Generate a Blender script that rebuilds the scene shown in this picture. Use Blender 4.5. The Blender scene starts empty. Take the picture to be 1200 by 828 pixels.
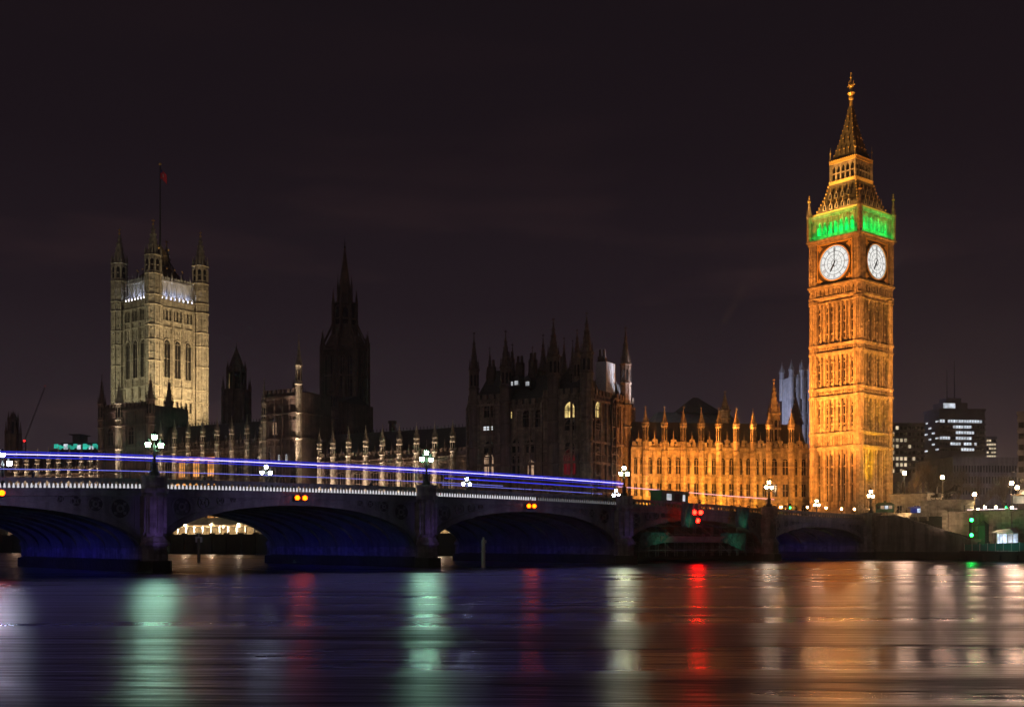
import bpy, bmesh, math, random
from math import sin, cos, pi, radians, sqrt, atan2
from mathutils import Matrix, Vector
random.seed(7)
SC = bpy.context.scene
COL = SC.collection

# ------------------------------------------------------------------ camera
CAM_H, FPX, HOR = 3.3, 1330.0, 635.0          # eye height (m), focal length and horizon in photo pixels (1200 wide)
cd = bpy.data.cameras.new("camera"); cam = bpy.data.objects.new("camera", cd); COL.objects.link(cam)
cam.location = (0, 0, CAM_H); cam.rotation_euler = (radians(90), 0, 0)
cd.sensor_width = 36; cd.lens = FPX / 1200 * 36; cd.shift_y = (HOR - 414) / 1200
cd.clip_start = 0.5; cd.clip_end = 20000
SC.camera = cam

# ------------------------------------------------------------------ night sky
W = bpy.data.worlds.new("World"); SC.world = W; W.use_nodes = True
nt = W.node_tree; nt.nodes.clear()
def nn(nt, t, **k):
    n = nt.nodes.new(t)
    for a, b in k.items():
        if hasattr(n, a): setattr(n, a, b)
    return n
def link(nt, a, b): nt.links.new(a, b)
wo = nn(nt, 'ShaderNodeOutputWorld'); bg = nn(nt, 'ShaderNodeBackground'); link(nt, bg.outputs[0], wo.inputs[0])
tc = nn(nt, 'ShaderNodeTexCoord'); sx = nn(nt, 'ShaderNodeSeparateXYZ'); link(nt, tc.outputs['Generated'], sx.inputs[0])
rp = nn(nt, 'ShaderNodeValToRGB'); link(nt, sx.outputs['Z'], rp.inputs[0])
cr = rp.color_ramp
for p, c in ((0.0, (.054, .037, .041)), (.10, (.034, .0224, .0284)), (.20, (.0182, .0114, .0160)), (.32, (.0118, .0074, .0106)), (.55, (.0085, .0056, .0076))):
    e = cr.elements.new(p); e.color = (*c, 1)
cr.elements.remove(cr.elements[0]); cr.elements.remove(cr.elements[-1])
cr.elements[0].position = 0
mp = nn(nt, 'ShaderNodeMapping'); link(nt, tc.outputs['Generated'], mp.inputs[0]); mp.inputs['Scale'].default_value = (1.6, 1.6, 9)
nz = nn(nt, 'ShaderNodeTexNoise'); link(nt, mp.outputs[0], nz.inputs['Vector']); nz.inputs['Scale'].default_value = 2.3; nz.inputs['Detail'].default_value = 4; nz.inputs['Roughness'].default_value = .5
cl = nn(nt, 'ShaderNodeValToRGB'); link(nt, nz.outputs['Fac'], cl.inputs[0])
cl.color_ramp.elements[0].position = .54; cl.color_ramp.elements[0].color = (0, 0, 0, 1)
cl.color_ramp.elements[1].position = .78; cl.color_ramp.elements[1].color = (.017, .0075, .0062, 1)
ad = nn(nt, 'ShaderNodeMix', data_type='RGBA', blend_type='ADD'); ad.inputs[0].default_value = 1
lo = nn(nt, 'ShaderNodeMapRange'); link(nt, sx.outputs['Z'], lo.inputs['Value']); lo.inputs['From Min'].default_value = .20; lo.inputs['From Max'].default_value = .36; lo.inputs['To Min'].default_value = 1; lo.inputs['To Max'].default_value = .12
cm = nn(nt, 'ShaderNodeMix', data_type='RGBA', blend_type='MULTIPLY'); cm.inputs[0].default_value = 1; link(nt, cl.outputs[0], cm.inputs[6]); link(nt, lo.outputs[0], cm.inputs[7])
link(nt, rp.outputs[0], ad.inputs[6]); link(nt, cm.outputs[2], ad.inputs[7])
link(nt, ad.outputs[2], bg.inputs['Color']); bg.inputs['Strength'].default_value = 0.9

# faint fill added behind the camera, high on the left, for city glow
sd = bpy.data.lights.new('city_glow', 'SUN'); sd.energy = .085; sd.angle = radians(25); sd.color = (1, .78, .70)
so = bpy.data.objects.new('city_glow', sd); COL.objects.link(so); so.rotation_euler = (radians(58), 0, radians(-22))
vs = SC.view_settings
SC.display_settings.display_device = 'sRGB'
vs.view_transform = 'Standard'; vs.look = 'None'; vs.exposure = 0; vs.gamma = 1; vs.use_curve_mapping = False
cy = SC.cycles
cy.use_denoising = True
try: cy.denoiser = 'OPENIMAGEDENOISE'
except Exception: pass
cy.max_bounces = 5; cy.diffuse_bounces = 2; cy.glossy_bounces = 3; cy.transmission_bounces = 3
cy.sample_clamp_indirect = 4; cy.use_light_tree = True; cy.caustics_reflective = False; cy.caustics_refractive = False

# ------------------------------------------------------------------ lamps that light the place
LAMPS = []
def spot(loc, target, power, color, angle=60, blend=.6, size=.4, name='floodlight'):
    d = bpy.data.lights.new(name, 'SPOT'); d.energy = power; d.color = color; d.spot_size = radians(angle); d.spot_blend = blend; d.shadow_soft_size = size
    o = bpy.data.objects.new(name, d); COL.objects.link(o); o.location = loc
    o.rotation_euler = (Vector(target) - Vector(loc)).to_track_quat('-Z', 'Y').to_euler()
    return o
def area(loc, target, power, color, sx=6., sy=.25, name='strip_light'):
    d = bpy.data.lights.new(name, 'AREA'); d.energy = power; d.color = color; d.shape = 'RECTANGLE'; d.size = sx; d.size_y = sy
    o = bpy.data.objects.new(name, d); COL.objects.link(o); o.location = loc
    z = (Vector(loc) - Vector(target)).normalized(); x = z.cross(Vector((0, 0, 1))).normalized(); y = z.cross(x)
    o.rotation_euler = Matrix((x, y, z)).transposed().to_euler(); return o
def point(loc, power, color, size=.3, name='lamp_light'):
    d = bpy.data.lights.new(name, 'POINT'); d.energy = power; d.color = color; d.shadow_soft_size = size
    o = bpy.data.objects.new(name, d); COL.objects.link(o); o.location = loc
    return o

# ------------------------------------------------------------------ materials
def mat(name, col, rough=.8, metal=0, var=.25, scale=.6, bump=.0, streak=0.0, spec=.3, bscale=None, tint=None, blocks=0):
    m = bpy.data.materials.new(name); m.use_nodes = True; t = m.node_tree; t.nodes.clear()
    o = nn(t, 'ShaderNodeOutputMaterial'); b = nn(t, 'ShaderNodeBsdfPrincipled'); link(t, b.outputs[0], o.inputs[0])
    b.inputs['Roughness'].default_value = rough; b.inputs['Metallic'].default_value = metal; b.inputs['Specular IOR Level'].default_value = spec
    c = nn(t, 'ShaderNodeTexCoord')
    n = nn(t, 'ShaderNodeTexNoise'); link(t, c.outputs['Object'], n.inputs['Vector']); n.inputs['Scale'].default_value = scale; n.inputs['Detail'].default_value = 6; n.inputs['Roughness'].default_value = .65
    r = nn(t, 'ShaderNodeValToRGB'); link(t, n.outputs['Fac'], r.inputs[0])
    lo = tuple(x * (1 - var) for x in col); hi = tuple(min(1, x * (1 + var)) for x in (tint or col))
    r.color_ramp.elements[0].position = .32; r.color_ramp.elements[0].color = (*lo, 1)
    r.color_ramp.elements[1].position = .68; r.color_ramp.elements[1].color = (*hi, 1)
    out = r.outputs[0]
    if blocks:                                                # ashlar: every block its own tone
        sn = nn(t, 'ShaderNodeVectorMath'); sn.operation = 'SNAP'; link(t, c.outputs['Object'], sn.inputs[0]); sn.inputs[1].default_value = (blocks, blocks, blocks * .55)
        wn = nn(t, 'ShaderNodeTexWhiteNoise'); link(t, sn.outputs[0], wn.inputs['Vector'])
        mr = nn(t, 'ShaderNodeMapRange'); link(t, wn.outputs['Value'], mr.inputs['Value']); mr.inputs['To Min'].default_value = .68; mr.inputs['To Max'].default_value = 1.18
        mb_ = nn(t, 'ShaderNodeMix', data_type='RGBA', blend_type='MULTIPLY'); mb_.inputs[0].default_value = 1
        link(t, out, mb_.inputs[6]); link(t, mr.outputs[0], mb_.inputs[7]); out = mb_.outputs[2]
    if streak:
        mpn = nn(t, 'ShaderNodeMapping'); link(t, c.outputs['Object'], mpn.inputs[0]); mpn.inputs['Scale'].default_value = (1.3, 1.3, .09)
        n2 = nn(t, 'ShaderNodeTexNoise'); link(t, mpn.outputs[0], n2.inputs['Vector']); n2.inputs['Scale'].default_value = 1; n2.inputs['Detail'].default_value = 5
        r2 = nn(t, 'ShaderNodeValToRGB'); link(t, n2.outputs['Fac'], r2.inputs[0])
        r2.color_ramp.elements[0].position = .35; r2.color_ramp.elements[0].color = (1 - streak,) * 3 + (1,)
        r2.color_ramp.elements[1].position = .6; r2.color_ramp.elements[1].color = (1, 1, 1, 1)
        mx = nn(t, 'ShaderNodeMix', data_type='RGBA', blend_type='MULTIPLY'); mx.inputs[0].default_value = 1
        link(t, out, mx.inputs[6]); link(t, r2.outputs[0], mx.inputs[7]); out = mx.outputs[2]
    link(t, out, b.inputs['Base Color'])
    if bump:
        n3 = nn(t, 'ShaderNodeTexNoise'); link(t, c.outputs['Object'], n3.inputs['Vector']); n3.inputs['Scale'].default_value = bscale or 2.2; n3.inputs['Detail'].default_value = 5
        bp = nn(t, 'ShaderNodeBump'); bp.inputs['Strength'].default_value = bump; bp.inputs['Distance'].default_value = .3
        link(t, n3.outputs['Fac'], bp.inputs['Height']); link(t, bp.outputs[0], b.inputs['Normal'])
    return m
def glow(name, col, strength):
    m = bpy.data.materials.new(name); m.use_nodes = True; t = m.node_tree; t.nodes.clear()
    o = nn(t, 'ShaderNodeOutputMaterial'); e = nn(t, 'ShaderNodeEmission'); link(t, e.outputs[0], o.inputs[0])
    e.inputs[0].default_value = (*col, 1); e.inputs[1].default_value = strength
    return m
def window_glow(name, col, strength, scale=.7):
    """a lit room behind glass: unevenly bright from window to window"""
    m = bpy.data.materials.new(name); m.use_nodes = True; t = m.node_tree; t.nodes.clear()
    o = nn(t, 'ShaderNodeOutputMaterial'); e = nn(t, 'ShaderNodeEmission'); link(t, e.outputs[0], o.inputs[0])
    c = nn(t, 'ShaderNodeTexCoord'); n = nn(t, 'ShaderNodeTexNoise'); link(t, c.outputs['Object'], n.inputs['Vector']); n.inputs['Scale'].default_value = scale; n.inputs['Detail'].default_value = 3
    r = nn(t, 'ShaderNodeMapRange'); link(t, n.outputs['Fac'], r.inputs['Value'])
    r.inputs['From Min'].default_value = .33; r.inputs['From Max'].default_value = .67; r.inputs['To Min'].default_value = strength * .35; r.inputs['To Max'].default_value = strength * 1.4
    link(t, r.outputs[0], e.inputs[1]); e.inputs[0].default_value = (*col, 1)
    return m

STONE = mat('limestone', (.40, .31, .21), .9, var=.28, scale=.55, bump=.9, streak=.45, bscale=1.6, blocks=.9)
STONE_PALE = mat('pale_limestone', (.42, .37, .28), .9, var=.22, scale=.4, bump=.6, streak=.35, blocks=1.1)
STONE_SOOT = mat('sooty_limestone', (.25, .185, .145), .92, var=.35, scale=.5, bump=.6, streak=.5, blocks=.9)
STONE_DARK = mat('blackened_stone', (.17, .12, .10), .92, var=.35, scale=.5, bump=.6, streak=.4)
STONE_WHITE = mat('portland_stone', (.50, .49, .47), .9, var=.2, scale=.5, bump=.4, streak=.3)
GRANITE = mat('granite', (.22, .20, .21), .75, var=.25, scale=.9, bump=.5, streak=.5, blocks=.9)
GRANITE_WET = mat('wet_granite', (.028, .028, .026), .55, var=.4, scale=.5, bump=.5, streak=.4)
SLATE = mat('slate', (.075, .066, .066), .6, var=.3, scale=1.2, bump=.5, bscale=3)
IRON_ROOF = mat('iron_roof_plate', (.15, .11, .065), .5, .1, var=.3, scale=1.5, bump=.3)
GILT = mat('gilding', (.78, .50, .15), .42, .35, var=.15)
BRIDGE_PAINT = mat('bridge_paint', (.115, .125, .115), .55, var=.25, scale=.5, bump=.25, streak=.45)
IRON = mat('black_iron', (.022, .024, .024), .45, .3, var=.2)
BRONZE = mat('bronze', (.045, .036, .025), .45, .6, var=.25)
ASPHALT = mat('asphalt', (.05, .05, .052), .85, var=.2, scale=2, bump=.3)
PAVING = mat('paving', (.16, .15, .14), .85, var=.2, scale=1.5)
MARKING = mat('road_paint', (.7, .7, .68), .7, var=.1)
EARTH = mat('ground', (.06, .06, .052), .95, var=.3, scale=.1)
GLASS = mat('dark_glass', (.018, .016, .016), .12, var=.2, spec=.6)
CONCRETE = mat('office_concrete', (.20, .19, .20), .85, var=.2, scale=.3, streak=.3)
CONCRETE_DK = mat('dark_cladding', (.13, .115, .14), .8, var=.25, scale=.3)
BARK = mat('bark', (.12, .09, .065), .95, var=.3, scale=3, bump=.4)
STUCCO = mat('cream_stone', (.46, .40, .32), .85, var=.2, scale=.5, streak=.35, blocks=.8)
CANVAS = mat('canvas', (.72, .72, .70), .8, var=.1)
BLUE_CLOTH = mat('blue_cloth', (.03, .06, .45), .8, var=.3, scale=3)
TEAL = mat('teal_paint', (.02, .17, .15), .5, var=.3, scale=1)
GREEN_NET = mat('green_netting', (.022, .075, .058), .9, var=.45, scale=.9, bump=.5)
HULL = mat('black_hull', (.012, .013, .016), .5, var=.3)
TIMBER = mat('timber_post', (.16, .13, .08), .9, var=.3, scale=2, streak=.4)
WHITE_PAINT = mat('white_paint', (.62, .62, .58), .6, var=.15, streak=.3)
BUS_PAINT = mat('bus_paint', (.05, .05, .30), .3, var=.15, spec=.5)
CAR_PAINT = mat('car_paint_dark', (.03, .032, .04), .25, .2, var=.1, spec=.5)
CAR_SILVER = mat('car_paint_silver', (.35, .36, .38), .3, .5, var=.1, spec=.5)
RUBBER = mat('rubber', (.02, .02, .02), .8, var=.1)
STEEL = mat('steel', (.3, .3, .3), .4, .8, var=.1)
GREEN_PAINT = mat('green_hut_paint', (.02, .085, .045), .5, var=.2)
SKIN = mat('skin', (.45, .28, .2), .6, var=.1)
COAT = mat('dark_coat', (.025, .025, .03), .9, var=.3, scale=5)
COAT_B = mat('brown_coat', (.06, .04, .03), .9, var=.3, scale=5)
HAIR = mat('hair', (.02, .014, .01), .7, var=.3)
FLAG_RED = mat('flag_cloth', (.6, .04, .06), .8, var=.2)
FLAG_BLUE = mat('flag_blue_cloth', (.03, .04, .2), .8, var=.2)
FLAG_WHITE = mat('flag_white_cloth', (.7, .7, .7), .8, var=.1)

G_DIAL = glow('dial_glow', (1.0, .98, .93), .97)
G_LAMP_GREEN = glow('lamp_glow_green', (.46, 1.0, .56), 120)
G_LAMP_WHITE = glow('lamp_glow_white', (.80, .92, 1.0), 85)
G_LAMP_WARM = glow('lamp_glow_warm', (1.0, .76, .42), 80)
G_LAMP_YELLOW = glow('lamp_glow_yellow', (.88, 1.0, .52), 110)
G_SODIUM = glow('lamp_glow_sodium', (1.0, .66, .34), 85)
G_AMBER = glow('signal_amber', (1.0, .070, .001), 13)
G_RED = glow('signal_red', (1.0, .0035, .0015), 80)
G_GREEN = glow('signal_green', (.012, 1.0, .09), 34)
G_GAP = glow('gap_glow_white', (.95, .93, 1.0), .7)
G_FLOOD = glow('floodlight_lens', (1.0, .48, .13), 1300)
G_GAP_DIM = glow('gap_glow_dim', (.95, .93, 1.0), .13)
G_TRAIL_B = glow('trail_blue', (.05, .055, 1.0), .55)  # glow of the tubes that stand in for traffic light trails
G_TRAIL_B2 = glow('trail_blue_bright', (.06, .065, 1.0), .75)
G_TRAIL_V = glow('trail_violet', (.27, .24, 1.0), 4.6)
G_TRAIL_DIM = glow('trail_dim', (.22, .24, 1.0), .8)
G_TRAIL_PINK = glow('trail_pink', (1.0, .55, .85), 1.2)
G_BUS = window_glow('bus_window_light', (.04, .045, .62), .40, .5)
G_BUS_STRIP = glow('bus_strip_light', (.30, .28, 1.0), 4)
G_WIN = window_glow('room_light_warm', (1.0, .72, .26), 1.0)
G_WIN_DIM = window_glow('room_light_dim', (1.0, .62, .38), .45)
G_WIN_RED = window_glow('room_light_red', (.5, .03, .04), .16)
G_WIN_WHITE = window_glow('room_light_white', (.90, .95, 1.0), .75, .25)
G_OFFICE = window_glow('office_light', (.82, .90, 1.0), .85, .45)
G_OFFICE_WARM = window_glow('office_light_warm', (1.0, .82, .55), .7, .3)
G_TEAL = window_glow('teal_light', (.05, .75, .55), .75, .3)
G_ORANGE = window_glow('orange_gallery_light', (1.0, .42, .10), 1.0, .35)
G_KIOSK = window_glow('kiosk_light', (.65, .80, 1.0), 1.6, .9)
G_HEAD = glow('headlight_glow', (1, .95, .85), 14)
G_TAIL = glow('tail_glow', (1, .02, .01), 3)

# ------------------------------------------------------------------ mesh building
class MB:
    def __init__(s): s.v = []; s.f = []; s.m = []; s.M = Matrix.Identity(4)
    def add(s, pts, faces, mi=0):
        b = len(s.v); M = s.M
        s.v.extend([tuple(M @ Vector(p)) for p in pts])
        s.f.extend([tuple(b + i for i in f) for f in faces]); s.m.extend([mi] * len(faces))
    def box(s, x0, x1, y0, y1, z0, z1, mi=0):
        s.add([(x0, y0, z0), (x1, y0, z0), (x1, y1, z0), (x0, y1, z0), (x0, y0, z1), (x1, y0, z1), (x1, y1, z1), (x0, y1, z1)],
              [(0, 3, 2, 1), (4, 5, 6, 7), (0, 1, 5, 4), (1, 2, 6, 5), (2, 3, 7, 6), (3, 0, 4, 7)], mi)
    def taper(s, x0, x1, y0, y1, z0, X0, X1, Y0, Y1, z1, mi=0):
        s.add([(x0, y0, z0), (x1, y0, z0), (x1, y1, z0), (x0, y1, z0), (X0, Y0, z1), (X1, Y0, z1), (X1, Y1, z1), (X0, Y1, z1)],
              [(0, 3, 2, 1), (4, 5, 6, 7), (0, 1, 5, 4), (1, 2, 6, 5), (2, 3, 7, 6), (3, 0, 4, 7)], mi)
    def ngon(s, cx, cy, r0, r1, z0, z1, n=8, mi=0, rot=None):
        a0 = pi / n if rot is None else rot
        p = [(cx + r0 * cos(a0 + 2 * pi * i / n), cy + r0 * sin(a0 + 2 * pi * i / n), z0) for i in range(n)]
        q = [(cx + r1 * cos(a0 + 2 * pi * i / n), cy + r1 * sin(a0 + 2 * pi * i / n), z1) for i in range(n)]
        s.add(p + q, [tuple(reversed(range(n))), tuple(range(n, 2 * n))] + [(i, (i + 1) % n, n + (i + 1) % n, n + i) for i in range(n)], mi)
    def prism_y(s, poly, y0, y1, mi=0):
        """polygon in x,z extruded along y"""
        n = len(poly)
        s.add([(x, y0, z) for x, z in poly] + [(x, y1, z) for x, z in poly],
              [tuple(range(n)), tuple(reversed(range(n, 2 * n)))] + [(i, n + i, n + (i + 1) % n, (i + 1) % n) for i in range(n)], mi)
    def prism_x(s, poly, x0, x1, mi=0):
        n = len(poly)
        s.add([(x0, y, z) for y, z in poly] + [(x1, y, z) for y, z in poly],
              [tuple(range(n)), tuple(reversed(range(n, 2 * n)))] + [(i, n + i, n + (i + 1) % n, (i + 1) % n) for i in range(n)], mi)
    def sphere(s, c, r, mi=0, n=8, k=5, sz=1.0):
        pts = [(c[0], c[1], c[2] - r * sz)]
        for j in range(1, k):
            a = -pi / 2 + pi * j / k
            pts += [(c[0] + r * cos(a) * cos(2 * pi * i / n), c[1] + r * cos(a) * sin(2 * pi * i / n), c[2] + r * sz * sin(a)) for i in range(n)]
        pts.append((c[0], c[1], c[2] + r * sz))
        f = [(0, 1 + (i + 1) % n, 1 + i) for i in range(n)]
        for j in range(k - 2):
            b = 1 + j * n
            f += [(b + i, b + (i + 1) % n, b + n + (i + 1) % n, b + n + i) for i in range(n)]
        b = 1 + (k - 2) * n
        f += [(b + i, b + (i + 1) % n, len(pts) - 1) for i in range(n)]
        s.add(pts, f, mi)
    def bar(s, a, b, r, mi=0, n=6, r1=None):
        a = Vector(a); b = Vector(b); d = (b - a)
        if d.length < 1e-6: return
        q = d.to_track_quat('Z', 'Y'); r1 = r if r1 is None else r1
        p = [a + q @ Vector((r * cos(2 * pi * i / n), r * sin(2 * pi * i / n), 0)) for i in range(n)]
        p += [b + q @ Vector((r1 * cos(2 * pi * i / n), r1 * sin(2 * pi * i / n), 0)) for i in range(n)]
        s.add([tuple(x) for x in p], [tuple(reversed(range(n))), tuple(range(n, 2 * n))] + [(i, (i + 1) % n, n + (i + 1) % n, n + i) for i in range(n)], mi)
    def build(s, name, mats, parent=None, smooth=False, label=None):
        me = bpy.data.meshes.new(name); me.from_pydata(s.v, [], s.f)
        if not isinstance(mats, (list, tuple)): mats = [mats]
        for m in mats: me.materials.append(m)
        me.polygons.foreach_set('material_index', s.m)
        if smooth: me.polygons.foreach_set('use_smooth', [True] * len(s.f))
        bm = bmesh.new(); bm.from_mesh(me); bmesh.ops.recalc_face_normals(bm, faces=bm.faces); bm.to_mesh(me); bm.free()
        me.update()
        o = bpy.data.objects.new(name, me); COL.objects.link(o)
        if parent is not None: o.parent = parent
        if label: o['label'] = label
        return o
def tag(o, label, cat, group=None, kind=None):
    if label: o['label'] = label
    if cat: o['category'] = cat
    if group: o['group'] = group
    if kind: o['kind'] = kind
    return o
def thing(name, label, cat, loc=(0, 0, 0), deg=0, group=None):
    o = bpy.data.objects.new(name, None); COL.objects.link(o); o.empty_display_size = .5
    o.location = loc; o.rotation_euler = (0, 0, radians(deg))
    return tag(o, label, cat, group)
def dup(o, parent=None):
    c = o.copy(); COL.objects.link(c)
    if parent is not None: c.parent = parent
    for ch in o.children: dup(ch, c)
    return c
class Fr:
    """a ground frame: origin, heading; turns photo pixels into points on a vertical plane of that frame"""
    def __init__(s, loc, deg): s.o = Vector(loc); s.a = radians(deg); s.ex = Vector((cos(s.a), sin(s.a), 0)); s.ey = Vector((-sin(s.a), cos(s.a), 0))
    def px(s, px, py=None, y=0.0):
        d = Vector(((px - 600) / FPX, 1, 0)); p0 = s.o + s.ey * y
        t = (p0.dot(s.ey)) / d.dot(s.ey); P = d * t
        x = (P - s.o).dot(s.ex)
        if py is None: return x
        return x, CAM_H + (HOR - py) / FPX * t - s.o.z
    def w(s, x, y, z): return s.o + s.ex * x + s.ey * y + Vector((0, 0, z))
def at(px, py, Y): return ((px - 600) / FPX * Y, Y, CAM_H + (HOR - py) / FPX * Y)

def arch_outline(w, z0, h, rise, n=5):
    """pointed arch outline, counter-clockwise from bottom left (x,z)"""
    hs = h - rise; pts = [(-w / 2, z0), (w / 2, z0), (w / 2, z0 + hs)]
    for i in range(1, n + 1):
        t = i / n; pts.append((w / 2 * (1 - t ** 1.5), z0 + hs + rise * (1 - (1 - t) ** 1.7)))
    for i in range(n - 1, -1, -1):
        t = i / n; pts.append((-w / 2 * (1 - t ** 1.5), z0 + hs + rise * (1 - (1 - t) ** 1.7)))
    return pts
def gothic_window(mb, cx, z0, w, h, y=0., lights=2, rise=None, fw=.18, depth=.28, transom=True, stone=0, glass=1):
    rise = (w * .55 if rise is None else rise)
    inn = arch_outline(w, z0, h, rise) if rise > 0 else [(-w / 2, z0), (w / 2, z0), (w / 2, z0 + h), (-w / 2, z0 + h)]
    zc = z0 + h / 2; kx = (w + 2 * fw) / w; kz = (h + 2 * fw) / h
    out = [(x * kx, zc + (z - zc) * kz) for x, z in inn]; n = len(inn)
    P = [(cx + x, y - .03, z) for x, z in inn]; mb.add(P, [tuple(range(n))], glass)
    a = [(cx + x, y - depth, z) for x, z in inn]; b = [(cx + x, y - depth, z) for x, z in out]; c = [(cx + x, y, z) for x, z in out]; d = [(cx + x, y - .02, z) for x, z in inn]
    f = []
    for i in range(n):
        j = (i + 1) % n
        f += [(i, j, n + j, n + i), (n + i, n + j, 2 * n + j, 2 * n + i), (3 * n + i, 3 * n + j, j, i)]
    mb.add(a + b + c + d, f, stone)
    mw = min(.12, w * .09)
    for k in range(1, lights):
        x = cx - w / 2 + w * k / lights
        mb.box(x - mw / 2, x + mw / 2, y - depth * .6, y - .035, z0, z0 + h - (rise * .55 if rise else 0), stone)
    if transom: mb.box(cx - w / 2, cx + w / 2, y - depth * .55, y - .04, z0 + h * .5 - mw / 2, z0 + h * .5 + mw / 2, stone)
    if rise and lights > 1:
        mb.box(cx - w * .46, cx + w * .46, y - depth * .5, y - .042, z0 + h - rise - mw / 2, z0 + h - rise + mw / 2, stone)

def spirelet(mb, cx, cy, r, z0, z1, mi=0, gi=None, n=8, crockets=4, fin=.16):
    """crocketed pinnacle top with a finial"""
    gi = mi if gi is None else gi
    h = z1 - z0; zt = z1 - h * .18
    for i in range(n if n <= 4 else 4):                       # gablets round the foot
        a = pi / 4 + pi / 2 * i
        mb.ngon(cx + r * .92 * cos(a), cy + r * .92 * sin(a), r * .2, .02, z0 - h * .05, z0 + h * .28, 4, mi)
    mb.ngon(cx, cy, r * .82, r * .07, z0, zt, n, mi)
    for k in range(1, crockets + 1):
        t = k / (crockets + 1); rr = r * .82 * (1 - t) + r * .07 * t
        for i in range(4):
            a = pi / 4 + pi / 2 * i
            mb.box(cx + rr * cos(a) - r * .09, cx + rr * cos(a) + r * .09, cy + rr * sin(a) - r * .09, cy + rr * sin(a) + r * .09, z0 + (zt - z0) * t - r * .1, z0 + (zt - z0) * t + r * .12, mi)
    mb.sphere((cx, cy, zt + r * fin * .3), max(.09, r * fin), gi, 6, 4)
    mb.ngon(cx, cy, r * .06 + .02, .02, zt, z1, 4, gi)
    mb.box(cx - r * .26, cx + r * .26, cy - .04, cy + .04, z1 - h * .09, z1 - h * .06, gi)
def oct_turret(mb, cx, cy, r, z0, z1, ztop, mi=0, di=1, rings=(), slit=None, gi=None, crockets=4):
    """octagonal turret: shaft, moulded rings, an arcaded upper stage of slits and a spirelet"""
    mb.ngon(cx, cy, r, r, z0, z1, 8, mi)
    for z in list(rings) + [z1]:
        mb.ngon(cx, cy, r * 1.03, r * 1.22, z - .35, z, 8, mi); mb.ngon(cx, cy, r * 1.22, r * 1.05, z, z + .25, 8, mi)
    if slit:
        for (a, b) in slit:
            for i in range(8):
                t = 2 * pi * i / 8; rr = r * cos(pi / 8) + .015; w = r * .22
                ex, ey = -sin(t), cos(t)
                p = [(cx + rr * cos(t) + ex * k, cy + rr * sin(t) + ey * k, z) for k, z in ((-w, a), (w, a), (w, b - w), (0, b), (-w, b - w))]
                mb.add(p, [(0, 1, 2, 3, 4)], di)
    spirelet(mb, cx, cy, r, z1 + .2, ztop, mi, gi, 8, crockets)
def crenels(mb, x0, x1, y0, y1, z, h=.9, w=.8, gap=.7, mi=0):
    n = max(1, int((x1 - x0) / (w + gap))); st = (x1 - x0) / n
    for i in range(n): mb.box(x0 + st * i + gap / 2, x0 + st * (i + 1) - gap / 2, y0, y1, z, z + h, mi)
def panels(mb, x0, x1, z0, z1, y=0., nx=6, nz=1, d=.12, fr=.10, mi=0):
    """blind tracery: raised frame strips on a wall"""
    sx, sz = (x1 - x0) / nx, (z1 - z0) / nz
    for i in range(nx + 1): mb.box(x0 + sx * i - fr / 2, x0 + sx * i + fr / 2, y - d, y - .002, z0, z1, mi)
    for j in range(nz + 1):
        mb.box(x0, x1, y - d * .8, y - .003, z0 + sz * j - fr / 2, z0 + sz * j + fr / 2, mi)
    for i in range(nx):
        for j in range(nz):
            xc = x0 + sx * (i + .5); zt = z0 + sz * (j + 1)
            hh = min(sx * .6, sz * .4)
            mb.add([(x0 + sx * i, y - d * .7, zt), (x0 + sx * i, y - d * .7, zt - hh), (xc, y - d * .7, zt)], [(0, 1, 2)], mi)
            mb.add([(x0 + sx * (i + 1), y - d * .7, zt), (xc, y - d * .7, zt), (x0 + sx * (i + 1), y - d * .7, zt - hh)], [(0, 1, 2)], mi)
# ================================================================== SETTING
BR = Fr((69.5, 222, 0), 41.07)               # bridge frame: origin at the west abutment, local x = -s (towards us is -x), local y across the bridge
def B(s, t, z): return tuple(BR.w(-s, t, z))
E = Vector((.657, -.754, 0)); IN = Vector((.754, .657, 0)); A0 = Vector((69.5, 222, 0))
def emb(px, off):
    """point of a line parallel to the embankment, `off` metres inland, seen at photo column px"""
    k = (px - 600) / FPX; b = A0 + IN * off
    t = (b.x - k * b.y) / (k * E.y - E.x); return b + E * t
RF = Fr((-11.1, 285, 0), -30.28)             # river front of the palace, x runs left (negative) away from us

# water
mw = bpy.data.materials.new('river_water'); mw.use_nodes = True; t = mw.node_tree; t.nodes.clear()
o = nn(t, 'ShaderNodeOutputMaterial'); b = nn(t, 'ShaderNodeBsdfAnisotropic'); b.distribution = 'BECKMANN'; b.inputs['Anisotropy'].default_value = .1; b.inputs['Color'].default_value = (.82, .79, .98, 1)
tv = nn(t, 'ShaderNodeCombineXYZ'); tv.inputs[0].default_value = 1; link(t, tv.outputs[0], b.inputs['Tangent'])
df = nn(t, 'ShaderNodeBsdfDiffuse'); df.inputs['Color'].default_value = (.010, .009, .020, 1)
fz = nn(t, 'ShaderNodeFresnel'); fz.inputs['IOR'].default_value = 1.6
ms = nn(t, 'ShaderNodeMixShader'); link(t, fz.outputs[0], ms.inputs[0]); link(t, df.outputs[0], ms.inputs[1]); link(t, b.outputs[0], ms.inputs[2]); link(t, ms.outputs[0], o.inputs[0])
c = nn(t, 'ShaderNodeTexCoord')
m1 = nn(t, 'ShaderNodeMapping'); link(t, c.outputs['Object'], m1.inputs[0]); m1.inputs['Scale'].default_value = (.022, .17, 1); m1.inputs['Rotation'].default_value = (0, 0, radians(3))
n1 = nn(t, 'ShaderNodeTexNoise'); link(t, m1.outputs[0], n1.inputs['Vector']); n1.inputs['Scale'].default_value = 1; n1.inputs['Detail'].default_value = 4; n1.inputs['Roughness'].default_value = .55; n1.inputs['Distortion'].default_value = .4
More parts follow.
